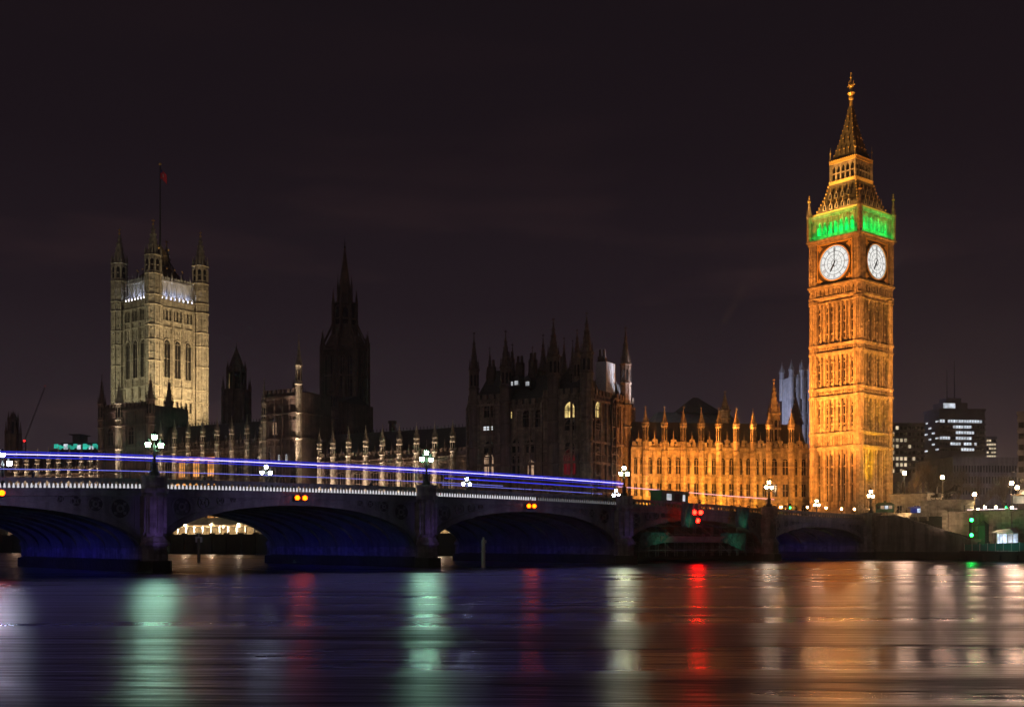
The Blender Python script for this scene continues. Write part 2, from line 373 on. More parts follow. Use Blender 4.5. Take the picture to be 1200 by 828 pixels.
m2 = nn(t, 'ShaderNodeMapping'); link(t, c.outputs['Object'], m2.inputs[0]); m2.inputs['Scale'].default_value = (.5, 2.6, 1); m2.inputs['Rotation'].default_value = (0, 0, radians(-4))
n2 = nn(t, 'ShaderNodeTexNoise'); link(t, m2.outputs[0], n2.inputs['Vector']); n2.inputs['Scale'].default_value = 1; n2.inputs['Detail'].default_value = 3
b1 = nn(t, 'ShaderNodeBump'); b1.inputs['Strength'].default_value = 1.0; b1.inputs['Distance'].default_value = .34; link(t, n1.outputs['Fac'], b1.inputs['Height'])
b2 = nn(t, 'ShaderNodeBump'); b2.inputs['Strength'].default_value = 1.0; b2.inputs['Distance'].default_value = .028; link(t, n2.outputs['Fac'], b2.inputs['Height']); link(t, b1.outputs[0], b2.inputs['Normal'])
link(t, b2.outputs[0], b.inputs['Normal']); link(t, b2.outputs[0], fz.inputs['Normal'])
rr = nn(t, 'ShaderNodeMapRange'); link(t, n1.outputs['Fac'], rr.inputs['Value']); rr.inputs['From Min'].default_value = .34; rr.inputs['From Max'].default_value = .66; rr.inputs['To Min'].default_value = .24; rr.inputs['To Max'].default_value = .39
link(t, rr.outputs[0], b.inputs['Roughness'])
mb = MB(); mb.add([(-6000, -300, 0), (6000, -300, 0), (6000, 9000, 0), (-6000, 9000, 0)], [(0, 1, 2, 3)])
tag(mb.build('river', mw), 'dark river surface streaked with long coloured reflections', 'river', kind='structure')

# west bank: one sheet out to the horizon, with a wet river wall round its edge
NF = RF.ey * -1
edge = []
def ed(v): edge.append((v.x, v.y))
ed(Vector((-2600, 1700, 0))); ed(RF.w(-215, 2, 0)); ed(RF.w(1, 2, 0)); ed(Vector((-13.5, 258, 0))); ed(Vector((18, 239.5, 0)))
ed(Vector(B(0.5, 40, 0))); ed(Vector(B(0.5, -1.2, 0))); ed(A0 + IN * 4.2); ed(A0 + E * 60 + IN * 4.2); ed(A0 + E * 260 + IN * 4.2)
ed(Vector((4000, 60, 0))); ed(Vector((6000, 7000, 0))); ed(Vector((-3000, 7000, 0)))
n = len(edge); GZ = 8.2
mb = MB()
top = [(x, y, GZ) for x, y in edge]; bot = [(x, y, -3) for x, y in edge]
mb.add(top + bot, [tuple(range(n))], 0); mb.add(top + bot, [(i, (i + 1) % n, n + (i + 1) % n, n + i) for i in range(n)], 1)
tag(mb.build('ground', [EARTH, GRANITE_WET]), 'dark west bank ground behind the river wall', 'ground', kind='structure')

# ================================================================== CLOCK TOWER
BBO = Vector((77.8, 260.4, GZ)); BBD = -50.0; BBF = Fr(BBO, BBD)
T = thing('clock_tower', 'tall orange lit clock tower with glowing white dials and a green lit belfry', 'clock tower', BBO, BBD)
T.scale = (.925, .925, 1.036)
HW = 6.35
def sides(mb):
    for k in range(4):
        mb.M = Matrix.Rotation(k * pi / 2, 4, 'Z'); yield k
    mb.M = Matrix.Identity(4)
stages = [(0, 15.7), (19.1, 26.8), (28.9, 36.4), (38.5, 47.9)]
bands = [(15.7, 19.1), (26.8, 28.9), (36.4, 38.5)]
mb = MB(); mb.box(-HW, HW, -HW, HW, 0, 51, 0)
inner = HW - 1.05; bw = 2 * inner / 3
for k in sides(mb):
    y = -HW
    mb.box(-HW - .5, HW + .5, y - .55, y, 0, 2.2, 0); mb.box(-HW - .3, HW + .3, y - .35, y, 2.2, 2.6, 0)
    for si, (a, c) in enumerate(stages):
        for i in range(4):                                    # main ribs
            x = -inner + bw * i; mb.box(x - .27, x + .27, y - .5, y - .002, a, c, 0); mb.box(x - .11, x + .11, y - .68, y - .5, a, c - .4, 0)
        for i in range(3):
            x0 = -inner + bw * i
            for f in (.335, .665): mb.box(x0 + bw * f - .11, x0 + bw * f + .11, y - .34, y - .002, a, c, 0)
            nzp = max(2, int((c - a) / 1.25))
            for col in range(3):
                f0, f1 = ((.08, .30), (.37, .63), (.70, .92))[col]
                if col == 1 or si == 0 and False:
                    panels(mb, x0 + bw * f0, x0 + bw * f1, a + .3, c - .3, y, 1, nzp, .16, .09, 0)
                else:
                    mb.box(x0 + bw * f0, x0 + bw * f1, y - .2, y - .003, c - 1.0, c - .1, 0); mb.box(x0 + bw * f0, x0 + bw * f1, y - .2, y - .003, a, a + 1.0, 0)
                    for zz in range(1, 4):
                        zc = a + (c - a) * zz / 4; mb.box(x0 + bw * f0, x0 + bw * f1, y - .16, y - .003, zc - .16, zc + .16, 0)
        mb.box(-inner, inner, y - .52, y - .004, c - .35, c - .002, 0)
    for (a, c) in bands:
        mb.box(-HW, HW, y - .75, y, a - .05, a + .4, 0); mb.box(-HW, HW, y - .75, y, c - .35, c + .1, 0); mb.box(-HW, HW, y - .5, y - .001, a + .35, a + .6, 0)
        panels(mb, -inner, inner, a + .65, c - .4, y, 15, 1, .3, .16, 0)
        for i in range(15):
            x = -inner + 2 * inner * (i + .5) / 15; mb.box(x - .17, x + .17, y - .22, y - .001, (a + c) / 2 - .2, (a + c) / 2 + .25, 0)
mb.build('wall', [STONE], T)
mb = MB()                                                     # corner buttresses
for k in sides(mb):
    x = y = -HW + .1
    mb.ngon(x, y, 1.18, 1.18, 0, 51, 8, 0)
    for (a, c) in bands + [(0, 2.4), (47.6, 48.2)]:
        mb.ngon(x, y, 1.5, 1.5, a - .05, a + .45, 8, 0); mb.ngon(x, y, 1.5, 1.5, c - .4, c + .12, 8, 0)
    for i in range(8):
        a = 2 * pi * i / 8
        mb.box(x + 1.14 * cos(a) - .1, x + 1.14 * cos(a) + .1, y + 1.14 * sin(a) - .1, y + 1.14 * sin(a) + .1, 2.5, 50, 0)
    for z in range(5, 48, 2):
        mb.ngon(x, y, 1.27, 1.27, z, z + .18, 8, 0)
mb.build('corner_buttress', [STONE], T)
for k in range(4):                                            # slit windows, two per bay
    for (a, c) in stages:
        for i in range(3):
            m2 = MB(); m2.M = Matrix.Rotation(k * pi / 2, 4, 'Z')
            for f in (.19, .81):
                x = -inner + bw * (i + f); zz = a + (1.3 if a else 4.2)
                gothic_window(m2, x, zz, bw * .10, c - 1.2 - zz, -HW, 1, .5, .07, .14)
            m2.build('window', [STONE, GLASS], T)
# corbel arcade under the dials and the clock stage
CW = 6.85
mb = MB()
mb.taper(-HW, HW, -HW, HW, 47.9, -CW, CW, -CW, CW, 48.9, 0)
mb.box(-CW, CW, -CW, CW, 48.9, 61.3, 0)
for k in sides(mb):
    y = -CW
    mb.box(-CW - .4, CW + .4, y - .55, y, 48.6, 49.0, 0)
    mb.box(-CW - .3, CW + .3, y - .45, y, 50.7, 51.2, 0); mb.box(-CW - .55, CW + .55, y - .75, y, 51.2, 51.55, 0)
    for i in range(9):
        x = -inner + 2 * inner * (i + .5) / 9
        mb.box(x - .62, x - .44, y - .4, y - .002, 49, 50.7, 0); mb.box(x + .44, x + .62, y - .4, y - .003, 49, 50.7, 0)
        mb.add([(x - .45, y - .3, 50.7), (x + .45, y - .3, 50.7), (x, y - .3, 49.9)], [(0, 1, 2)], 0)
        mb.box(x - .2, x + .2, y - .28, y - .004, 49.2, 49.9, 0)
    mb.box(-CW - .4, CW + .4, y - .6, y, 60.75, 61.3, 0); mb.box(-CW - .9, CW + .9, y - 1.0, y, 61.3, 61.7, 0)
    for s in (-1, 1):                                         # corner piers with panelled shafts
        x = s * (CW - .75); mb.box(x - 1.05, x + 1.05, y - .5, y - .001, 51.55, 60.7, 0)
        for q in (-.7, 0, .7): mb.box(x + q - .1, x + q + .1, y - .64, y - .5, 51.7, 60.5, 0)
        for z in (53.5, 55.7, 57.9): mb.box(x - 1.05, x + 1.05, y - .6, y - .5, z, z + .22, 0)
mb.build('clock_stage', [STONE], T)
GILT_DARK = mat('dial_surround', (.10, .07, .03), .6, .3, var=.4, scale=2, bump=.4)
def ring(mb, r0, r1, y0, y1, zc, n=48, mi=0):
    P = []
    for (r, y) in ((r0, y0), (r1, y0), (r1, y1), (r0, y1)):
        P += [(r * cos(2 * pi * i / n), y, zc + r * sin(2 * pi * i / n)) for i in range(n)]
    f = []
    for q in range(4):
        for i in range(n):
            j = (i + 1) % n; q2 = (q + 1) % 4; f.append((q * n + i, q * n + j, q2 * n + j, q2 * n + i))
    mb.add(P, f, mi)
def strokes(word):
    out = []; x = 0
    for ch in word:
        if ch == 'I': out.append(((x, 0), (x, 1))); x += .26
        elif ch == 'V': out.append(((x - .05, 1), (x + .17, 0))); out.append(((x + .17, 0), (x + .39, 1))); x += .6
        elif ch == 'X': out.append(((x - .05, 0), (x + .4, 1))); out.append(((x - .05, 1), (x + .4, 0))); x += .6
    wd = max(max(p[0], q[0]) for p, q in out)
    return [((p[0] - wd / 2, p[1]), (q[0] - wd / 2, q[1])) for p, q in out]
ROM = ['XII', 'I', 'II', 'III', 'IV', 'V', 'VI', 'VII', 'VIII', 'IX', 'X', 'XI']
ZC = 56.1; DR = 3.82
for k in range(4):
    R = Matrix.Rotation(k * pi / 2, 4, 'Z') @ Matrix.Translation((0, 0, ZC)) @ Matrix.Diagonal((1 / .925, 1, 1 / 1.036, 1)) @ Matrix.Translation((0, 0, -ZC)); y = -CW
    m2 = MB(); m2.M = R
    m2.add([(DR * cos(2 * pi * i / 64), y - .22, ZC + DR * sin(2 * pi * i / 64)) for i in range(64)], [tuple(range(64))], 0)
    dial = m2.build('clock_dial', [G_DIAL], T)
    m2 = MB(); m2.M = R
    m2.box(-4.6, 4.6, y - .12, y - .005, 51.45, 60.9, 0)
    ring(m2, DR, DR + .3, y - .42, y - .12, ZC, 48, 1); ring(m2, DR + .3, DR + .48, y - .32, y - .12, ZC, 48, 0)
    for s in (-1, 1):
        for u in (-1, 1):
            cx, cz = s * 3.9, ZC + u * 3.75
            ring_pts = [(cx + .55 * cos(a), y - .25, cz + .55 * sin(a)) for a in [2 * pi * i / 12 for i in range(12)]]
            m2.add(ring_pts, [tuple(range(12))], 1)
            m2.box(cx - .12, cx + .12, y - .3, y - .25, cz - .8, cz + .8, 1); m2.box(cx - .8, cx + .8, y - .3, y - .26, cz - .12, cz + .12, 1)
    for q in (-4.48, 4.48): m2.box(q - .12, q + .12, y - .3, y - .1, 51.45, 60.9, 1)
    m2.box(-4.5, 4.5, y - .31, y - .1, 51.5, 51.75, 1); m2.box(-4.5, 4.5, y - .31, y - .1, 60.55, 60.8, 1)
    m2.build('dial_frame', [GILT_DARK, GILT], T)
    m2 = MB(); m2.M = R
    for r0, wd in ((3.62, .04), (2.62, .045), (1.85, .03), (.75, .04)): ring(m2, r0 - wd, r0 + wd, y - .27, y - .23, ZC, 48, 0)
    for i in range(12):
        a = 2 * pi * i / 12; m2.bar((.5 * sin(a), y - .25, ZC + .5 * cos(a)), (2.6 * sin(a), y - .25, ZC + 2.6 * cos(a)), .022, 0, 4)
    for i in range(60):
        a = 2 * pi * i / 60; m2.bar((3.45 * sin(a), y - .25, ZC + 3.45 * cos(a)), (3.62 * sin(a), y - .25, ZC + 3.62 * cos(a)), .03, 0, 4)
    for i, wds in enumerate(ROM):
        a = 2 * pi * i / 12; rx = Vector((cos(a), 0, -sin(a))); rz = Vector((sin(a), 0, cos(a)))
        for p, q in strokes(wds):
            P = Vector((0, y - .25, ZC)) + rz * (2.72 + .68 * p[1]) + rx * p[0] * .62; Q = Vector((0, y - .25, ZC)) + rz * (2.72 + .68 * q[1]) + rx * q[0] * .62
            m2.bar(P, Q, .036, 0, 4)
    m2.build('numerals', [IRON], dial)
    m2 = MB(); m2.M = R
    def hand(ang, L, w0, w1, tail, yy):
        d = Vector((sin(ang), 0, cos(ang))); p = Vector((cos(ang), 0, -sin(ang))); c0 = Vector((0, y - yy, ZC))
        pts = [c0 - d * tail + p * w0 * .6, c0 - d * tail - p * w0 * .6, c0 + d * L * .72 - p * w0, c0 + d * L - p * w1, c0 + d * L + p * w1, c0 + d * L * .72 + p * w0]
        m2.add([tuple(v) for v in pts] + [tuple(v + Vector((0, .04, 0))) for v in pts], [(0, 1, 2, 3, 4, 5), (11, 10, 9, 8, 7, 6)] + [(i, (i + 1) % 6, 6 + (i + 1) % 6, 6 + i) for i in range(6)])
    hand(radians(0.5), 3.5, .11, .05, 1.0, .40); m2.build('minute_hand', [IRON], dial)
    m2 = MB(); m2.M = R; hand(radians(210), 2.2, .22, .08, .5, .34); m2.build('hour_hand', [IRON], dial)
# belfry: an open arcade round a lit core
mb = MB(); bz0, bz1 = 61.7, 66.6; BW = 6.7
mb.box(-4.3, 4.3, -4.3, 4.3, bz0, bz1, 0)
mb.box(-BW, BW, -BW, BW, bz1, bz1 + .7, 0)
for k in sides(mb):
    y = -BW
    mb.box(-BW, BW, y, y + .5, bz0, bz0 + .9, 0); mb.box(-BW - .15, BW + .15, y - .2, y + .5, bz0 + .9, bz0 + 1.05, 0)
    mb.box(-BW, BW, y, y + .6, bz1 - .9, bz1, 0)
    n = 7; w = 2 * (BW - 1.3) / n
    for i in range(n + 1):
        x = -(BW - 1.3) + w * i; mb.box(x - .17, x + .17, y, y + .55, bz0 + 1.05, bz1 - .9, 0); mb.box(x - .08, x + .08, y - .14, y, bz0 + .2, bz1, 0)
    for i in range(n):
        x0 = -(BW - 1.3) + w * i
        for s in (0, 1):
            xa = x0 + .17 if s == 0 else x0 + w - .17
            mb.prism_y([(xa, bz1 - .9), (xa, bz1 - 2.2), ((xa * 2 + x0 + w / 2) / 3, bz1 - 1.4), (x0 + w / 2, bz1 - .9)], y + .08, y + .5, 0)
        panels(mb, x0 + .2, x0 + w - .2, bz0 + .08, bz0 + .85, y, 1, 1, .1, .1, 0)
    mb.box(-BW, -BW + 1.3, y, y + 1.3, bz0, bz1, 0)
    for q in (.25, .75, 1.2): mb.box(-BW + q - .09, -BW + q + .09, y - .16, y, bz0, bz1, 0); mb.box(BW - q - .09, BW - q + .09, y - .16, y, bz0, bz1, 0)
    mb.box(-BW - .5, BW + .5, y - .55, y, bz1 + .1, bz1 + .55, 0)
    for i in range(22):                                       # scalloped cornice balls
        x = -BW + 2 * BW * (i + .5) / 22; mb.sphere((x, y - .35, bz1 - .12), .26, 0, 6, 4)
mb.build('belfry', [STONE_PALE], T)
# lower roof, lantern, spire
def roof_side(mb, z0, z1, h0, h1, mi=0, n=1, curve=0.0):
    for q in range(n):
        ta, tb = q / n, (q + 1) / n
        ha = h0 + (h1 - h0) * (ta + curve * ta * (1 - ta)); hb = h0 + (h1 - h0) * (tb + curve * tb * (1 - tb))
        za = z0 + (z1 - z0) * ta; zb = z0 + (z1 - z0) * tb
        mb.taper(-ha, ha, -ha, ha, za, -hb, hb, -hb, hb, zb, mi)
mb = MB(); rz0, rz1 = 67.3, 74.3
roof_side(mb, rz0, rz1, 6.45, 3.75, 0, 5, .55)
for k in sides(mb):
    for z in range(9):
        tt = z / 9; h = 6.45 + (3.75 - 6.45) * (tt + .55 * tt * (1 - tt)); mb.box(-h, h, -h - .07, -h + .2, rz0 + 7 * tt, rz0 + 7 * tt + .1, 0)
for k in sides(mb):
    for i in range(9):                                        # gilt crockets up the hips
        tt = (i + .5) / 9; h = 6.45 + (3.75 - 6.45) * (tt + .55 * tt * (1 - tt)); mb.sphere((-h - .1, -h - .1, rz0 + 7 * tt), .24, 1, 6, 4)
    mb.box(-6.7, 6.7, -6.85, -6.6, rz0 - .05, rz0 + .3, 1)
mb.build('lower_roof', [IRON_ROOF, GILT], T)
for k in range(4):
    for row, (zz, cnt, hh) in enumerate(((rz0 + .9, 5, 1.5), (rz0 + 3.4, 4, 1.7))):
        tt = (zz - rz0) / 7; h = 6.45 + (3.75 - 6.45) * (tt + .55 * tt * (1 - tt))
        for i in range(cnt):
            x = -h * .72 + 1.44 * h * (i + .5) / cnt; mb = MB(); mb.M = Matrix.Rotation(k * pi / 2, 4, 'Z')
            mb.prism_y([(x - .42, zz), (x + .42, zz), (x + .42, zz + hh * .55), (x, zz + hh), (x - .42, zz + hh * .55)], -h - .35, -h + .9, 0)
            mb.bar((x, -h - .3, zz + hh), (x, -h - .3, zz + hh + .8), .08, 1, 5, .03)
            mb.prism_y([(x - .26, zz + .1), (x + .26, zz + .1), (x + .26, zz + hh * .5), (x, zz + hh * .75), (x - .26, zz + hh * .5)], -h - .37, -h - .34, 2)
            mb.build('dormer', [STONE, GILT, GLASS], T)
mb = MB(); LH = 3.55; lz0, lz1 = 74.3, 79.4
mb.box(-LH + .5, LH - .5, -LH + .5, LH - .5, lz0, lz1, 1)
mb.box(-LH - .25, LH + .25, -LH - .25, LH + .25, lz0 - .1, lz0 + .55, 2); mb.box(-LH - .2, LH + .2, -LH - .2, LH + .2, lz1 - .6, lz1 + .1, 2)
for k in sides(mb):
    for i in range(6):
        x = -LH + .25 + (2 * LH - .5) * i / 5; mb.box(x - .16, x + .16, -LH, -LH + .5, lz0 + .5, lz1 - .6, 0)
        if i < 5:
            w = (2 * LH - .5) / 5
            for s in (0, 1):
                xa = x + .16 if s == 0 else x + w - .16
                mb.prism_y([(xa, lz1 - .6), (xa, lz1 - 1.9), (x + w / 2, lz1 - 1.0), (x + w / 2, lz1 - .6)], -LH + .08, -LH + .4, 0)
    for i in range(13): mb.sphere((-LH + 2 * LH * i / 12, -LH - .25, lz0 + .55), .2, 2, 6, 4); mb.sphere((-LH + 2 * LH * i / 12, -LH - .22, lz1 + .1), .2, 2, 6, 4)
    mb.box(-LH, LH, -LH + .05, -LH + .3, lz0 + 2.2, lz0 + 2.45, 0)
    mb.bar((-LH, -LH, lz0), (-LH, -LH, lz1 + 1.8), .28, 0, 6, .14); mb.sphere((-LH, -LH, lz1 + 1.9), .26, 2, 6, 4); mb.bar((-LH, -LH, lz1 + 1.9), (-LH, -LH, lz1 + 3.3), .07, 2, 5, .02)
mb.build('lantern', [STONE, GLASS, GILT], T)
mb = MB(); sz1 = 91.6
roof_side(mb, lz1 + .1, sz1, 3.35, .45, 0, 6, .38)
for k in sides(mb):
    for i in range(11):
        tt = (i + .3) / 11; h = 3.35 + (.45 - 3.35) * (tt + .38 * tt * (1 - tt)); mb.sphere((-h, -h, lz1 + (sz1 - lz1) * tt), .2 - .08 * tt, 1, 6, 4)
    for zz, c in ((lz1 + 1.9, 3), (lz1 + 4.4, 2), (lz1 + 7.0, 1), (lz1 + 9.4, 1)):
        tt = (zz - lz1) / (sz1 - lz1); h = 3.35 + (.45 - 3.35) * (tt + .38 * tt * (1 - tt))
        for i in range(c):
            x = -h * .7 + 1.4 * h * (i + .5) / c
            mb.prism_y([(x - .3, zz - .6), (x + .3, zz - .6), (x, zz + .5)], -h - .3, -h + .4, 0); mb.sphere((x, -h - .25, zz + .5), .2, 1, 6, 4)
mb.build('spire', [IRON_ROOF, GILT], T)
mb = MB()
mb.ngon(0, 0, .45, .35, sz1, 93.2, 8, 0); mb.sphere((0, 0, 93.5), .62, 0, 10, 7); mb.ngon(0, 0, .35, .95, 93.9, 94.6, 10, 0)
mb.ngon(0, 0, .22, .12, 94.6, 99.2, 6, 0); mb.sphere((0, 0, 96.3), .62, 0, 8, 6, .8); mb.sphere((0, 0, 98.2), .3, 0, 8, 6)
for a in range(4):
    mb.bar((0, 0, 96.3), (1.0 * cos(a * pi / 2), 1.0 * sin(a * pi / 2), 96.3), .09, 0, 5); mb.sphere((1.0 * cos(a * pi / 2), 1.0 * sin(a * pi / 2), 96.3), .18, 0, 6, 4)
    mb.bar((.3 * cos(a * pi / 2), .3 * sin(a * pi / 2), 95), (.75 * cos(a * pi / 2), .75 * sin(a * pi / 2), 97.3), .07, 0, 5)
mb.build('finial', [GILT], T)
for k in range(4):
    m2 = MB(); m2.M = Matrix.Rotation(k * pi / 2, 4, 'Z')
    x = y = -7.2
    m2.ngon(x, y, .62, .62, 61.7, 67.4, 8, 0); m2.ngon(x, y, .8, .7, 67.2, 67.6, 8, 0); spirelet(m2, x, y, .6, 67.6, 72.2, 0, 1, 8, 3, .35)
    m2.bar((x, y, 70.6), (x, y, 70.9), .4, 1, 8)
    m2.build('corner_pinnacle', [STONE, GILT], T)
# floodlights of the clock tower
OR = (1.0, .335, .055); YE = (1.0, .50, .03); GO = (1.0, .56, .16)
def bb(x, y, z): return tuple(BBF.w(x, y, z))
def bs(x, y, z): return tuple(BBF.w(x * .925, y * .925, z * 1.036))
spot(bb(-20, -30, 1.0), bb(0, -6, 22), 125000, OR, 60, .9)
spot(bb(-26, -34, 2.0), bb(0, -6, 42), 520000, OR, 42, .7); spot(bb(8, -36, 1.0), bb(1, -6, 32), 300000, OR, 56, .8)
spot(bb(0, -24, .5), bb(-1, -6, 12), 16000, OR, 70, .9)
spot(bb(44, -2, 2.0), bb(6, 0, 46), 170000, (1, .38, .08), 46, .7)
spot(bb(34, -3, 1.0), bb(6, 0, 20), 60000, (1, .42, .07), 70, .9)
spot(bb(9.5, -3.6, 2.0), bb(6.6, -2.8, 22), 60000, (1, .56, .0), 40, 1)
spot(bb(10.5, 2.4, 2.0), bb(6.4, 2.0, 24), 16000, (1, .52, .0), 45, 1)
for k in range(4):
    a = k * pi / 2; f = lambda x, y, z: bs(x * cos(a) - y * sin(a), x * sin(a) + y * cos(a), z)
    area(f(0, -7.75, 61.95), f(0, -6.2, 64.6), 300, (.04, 1, .12), 11.5, .3, 'belfry_strip')
    area(f(0, -5.7, 62.0), f(0, -4.4, 64.2), 2300, (.0, 1, .14), 10.5, .3, 'belfry_strip'); area(f(0, -8.3, 67.0), f(0, -6.8, 64.8), 190, (.06, 1, .12), 11.5, .2, 'belfry_strip')
    if k < 2:
        area(f(0, -7.5, 67.75), f(0, -4.2, 71.8), 620 if k == 0 else 110, GO, 11, .2, 'roof_strip'); area(f(0, -5.4, 73.9), f(0, -3.2, 78), 210 if k == 0 else 60, GO, 6, .2, 'lantern_strip')
spot(bb(-10, -34, 42), bb(0, 0, 92), 260000, GO, 26, .8)

# ================================================================== VICTORIA TOWER
VO = Vector((-142.0, 458, GZ)); VD = -37.2; VF = Fr(VO, VD); VH = 10.2
T = thing('square_tower', 'massive square pale stone tower with corner turrets and a tall flagpole', 'tower', VO, VD)
T.scale = (1.085, 1.085, 1.025)
VZ = 88.5
mb = MB(); mb.box(-VH, VH, -VH, VH, 0, VZ, 0)
lev = [0, 31, 44.5, 50.5, 55, 77, 80, 86.2]
for k in sides(mb):
    y = -VH
    for z in (31, 42.8, 50.0, 54.6, 77.5, 79.8, 85.0):
        mb.box(-VH, VH, y - .55, y, z, z + .55, 0)
    for i in range(4):
        x = -6.9 + 4.6 * i; mb.box(x - .5, x + .5, y - .6, y - .001, 20, 85, 0); mb.box(x - .18, x + .18, y - .85, y - .6, 20, 84, 0)
    panels(mb, -7, 7, 43.5, 45.0, y, 18, 1, .25, .16, 0); panels(mb, -7, 7, 55.3, 57.6, y, 18, 1, .25, .16, 0)
    panels(mb, -7, 7, 73.4, 77.3, y, 12, 2, .3, .18, 0); panels(mb, -7, 7, 85.8, 88.2, y, 16, 1, .25, .18, 0)
    panels(mb, -7, 7, 51, 54.5, y, 3, 1, .22, .3, 0)
    crenels(mb, -VH, VH, y, y + .5, VZ, 1.3, .9, .8, 0)
mb.build('wall', [STONE_PALE], T)
for k in range(4):
    for (za, h, cnt, w, lt) in ((58.5, 14.6, 3, 2.6, 2), (45.6, 4.0, 7, .95, 1), (80.3, 4.2, 9, .85, 1), (32.5, 9.2, 3, 2.6, 2)):
        for i in range(cnt):
            m2 = MB(); m2.M = Matrix.Rotation(k * pi / 2, 4, 'Z')
            pit = 4.6 if cnt == 3 else 13.6 / cnt
            gothic_window(m2, (i - (cnt - 1) / 2) * pit, za, w, h, -VH, lt, None if cnt == 3 else .5, .3 if cnt == 3 else .12, .55 if cnt == 3 else .3)
            m2.build('window', [STONE_PALE, GLASS], T)
for k in range(4):
    m2 = MB(); m2.M = Matrix.Rotation(k * pi / 2, 4, 'Z'); x = y = -VH - .1
    r = 2.75
    oct_turret(m2, x, y, r, 0, 104, 118.5, 0, 1, (31, 43, 50, 54.8, 64, 72, 77.5, 85.3, 89, 97), ((98.2, 102.6),), 2, 5)
    for i in range(8):
        a = 2 * pi * (i + .5) / 8
        m2.box(x + r * cos(a) - .22, x + r * cos(a) + .22, y + r * sin(a) - .22, y + r * sin(a) + .22, 2, 103, 0)
        for z in range(34, 102, 3):
            a2 = 2 * pi * i / 8; rr2 = r * cos(pi / 8) + .05
            m2.box(x + rr2 * cos(a2) - .3, x + rr2 * cos(a2) + .3, y + rr2 * sin(a2) - .3, y + rr2 * sin(a2) + .3, z, z + .35, 0)
        b1 = 2.0; m2.ngon(x + r * 1.05 * cos(a), y + r * 1.05 * sin(a), .3, .03, 104, 107.2, 4, 0)
    m2.build('corner_turret', [STONE_PALE, GLASS, GILT], T)
mb = MB()                                                     # set-back storey behind the parapet
mb.box(-8.4, 8.4, -8.4, 8.4, VZ, 96.8, 0)
for k in sides(mb):
    y = -8.4
    for i in range(8): x = -7 + 2 * i; mb.box(x - .25, x + .25, y - .35, y - .001, VZ, 96.6, 0); spirelet(mb, x, y - .1, .4, 96.9, 99.6 if i % 2 else 98.4, 0, 0, 4, 2)
    mb.box(-8.4, 8.4, y - .45, y, 95.6, 96.2, 0); crenels(mb, -8.4, 8.4, y, y + .4, 96.8, .8, .7, .6, 0)
    for i in range(5): spirelet(mb, -6.5 + 3.25 * i, -9.8, .5, VZ + 1, VZ + 4.0, 0, 0, 4, 2)
mb.build('upper_storey', [STONE_WHITE], T)
mb = MB()
mb.taper(-7.6, 7.6, -7.6, 7.6, 96.8, -2.0, 2.0, -2.0, 2.0, 103.5, 0)
mb.box(-2.0, 2.0, -2.0, 2.0, 103.5, 108, 0)
for k in sides(mb):
    for q in (-1, 1): mb.bar((q * 2.1, -2.1, 103), (q * 2.1, -2.1, 110), .22, 1, 6, .08); mb.sphere((q * 2.1, -2.1, 110.2), .42, 2, 6, 4)
    for q in (-1, 1): mb.bar((q * 5.2, -5.2, 98), (q * 2.2, -2.2, 106), .2, 1, 5)
    for q in (-5, -1.7, 1.7, 5): mb.bar((q, -6.4, 97.5), (q, -6.4, 101.5), .16, 1, 5, .05); mb.sphere((q, -6.4, 101.6), .28, 2, 6, 4)
mb.taper(-2, 2, -2, 2, 108, -.3, .3, -.3, .3, 112, 0)
mb.build('roof', [IRON_ROOF, IRON, GILT], T)
mb = MB(); mb.bar((0, 0, 108), (0, 0, 143.5), .36, 0, 8, .16); mb.sphere((0, 0, 143.9), .55, 1, 8, 6)
fp = mb.build('flagpole', [IRON, GILT], T)
FX = VF.ex.copy()
mb = MB(); nx_ = 10
def flagpt(i, j): return (.25 + i * .36, .30 * sin(i * .9) * (i / nx_) * 1.6, 141.6 - j * .58 - i * i * .035)
for (mi, test) in ((0, lambda i, j: True),):
    for i in range(nx_):
        for j in range(6):
            mi = 2 if (j in (2, 3)) and False else (1 if (i < 3 and j < 2) else 0)
            if j in (2, 3) and i in (4, 5): mi = 2
            p = [flagpt(i, j), flagpt(i + 1, j), flagpt(i + 1, j + 1), flagpt(i, j + 1)]
            mb.add(p + [(a, b + .03, c) for a, b, c in p], [(0, 1, 2, 3), (7, 6, 5, 4)], mi)
mb.build('flag', [FLAG_RED, FLAG_BLUE, FLAG_WHITE], fp)
def vt(x, y, z): return tuple(VF.w(x * 1.085, y * 1.085, z * 1.025))
CW_ = (1.0, .70, .34); CG = (.80, .86, .55)
spot(vt(16, 40, 34), vt(10, 0, 60), 200, CW_, 60)
spot(vt(52, -4, 30), vt(10, 0, 62), 270000, (1, .74, .42), 60, .9)
spot(vt(24, 0, 26), vt(10, -1, 60), 62000, (1, .68, .32), 60, .9)
spot(vt(0, -56, 30), vt(0, -10, 66), 100000, (.90, .84, .56), 60, .9)
spot(vt(6, -6, 100), vt(1.5, 0, 140), 9000, (1, .85, .7), 14, .8); spot(vt(60, -20, 40), vt(8, -6, 100), 46000, (1, .8, .5), 30, .9)
for k in range(4):
    a = k * pi / 2; f = lambda x, y, z: vt(x * cos(a) - y * sin(a), x * sin(a) + y * cos(a), z)
    area(f(0, -9.9, VZ + .4), f(0, -8.3, VZ + 6), 1900, (.62, .68, 1.0), 15, .6)
    spot(f(-7.6, -9.9, VZ + .4), f(-10, -10, VZ + 12), 1200, (.9, .9, .6), 100, .8, .3)
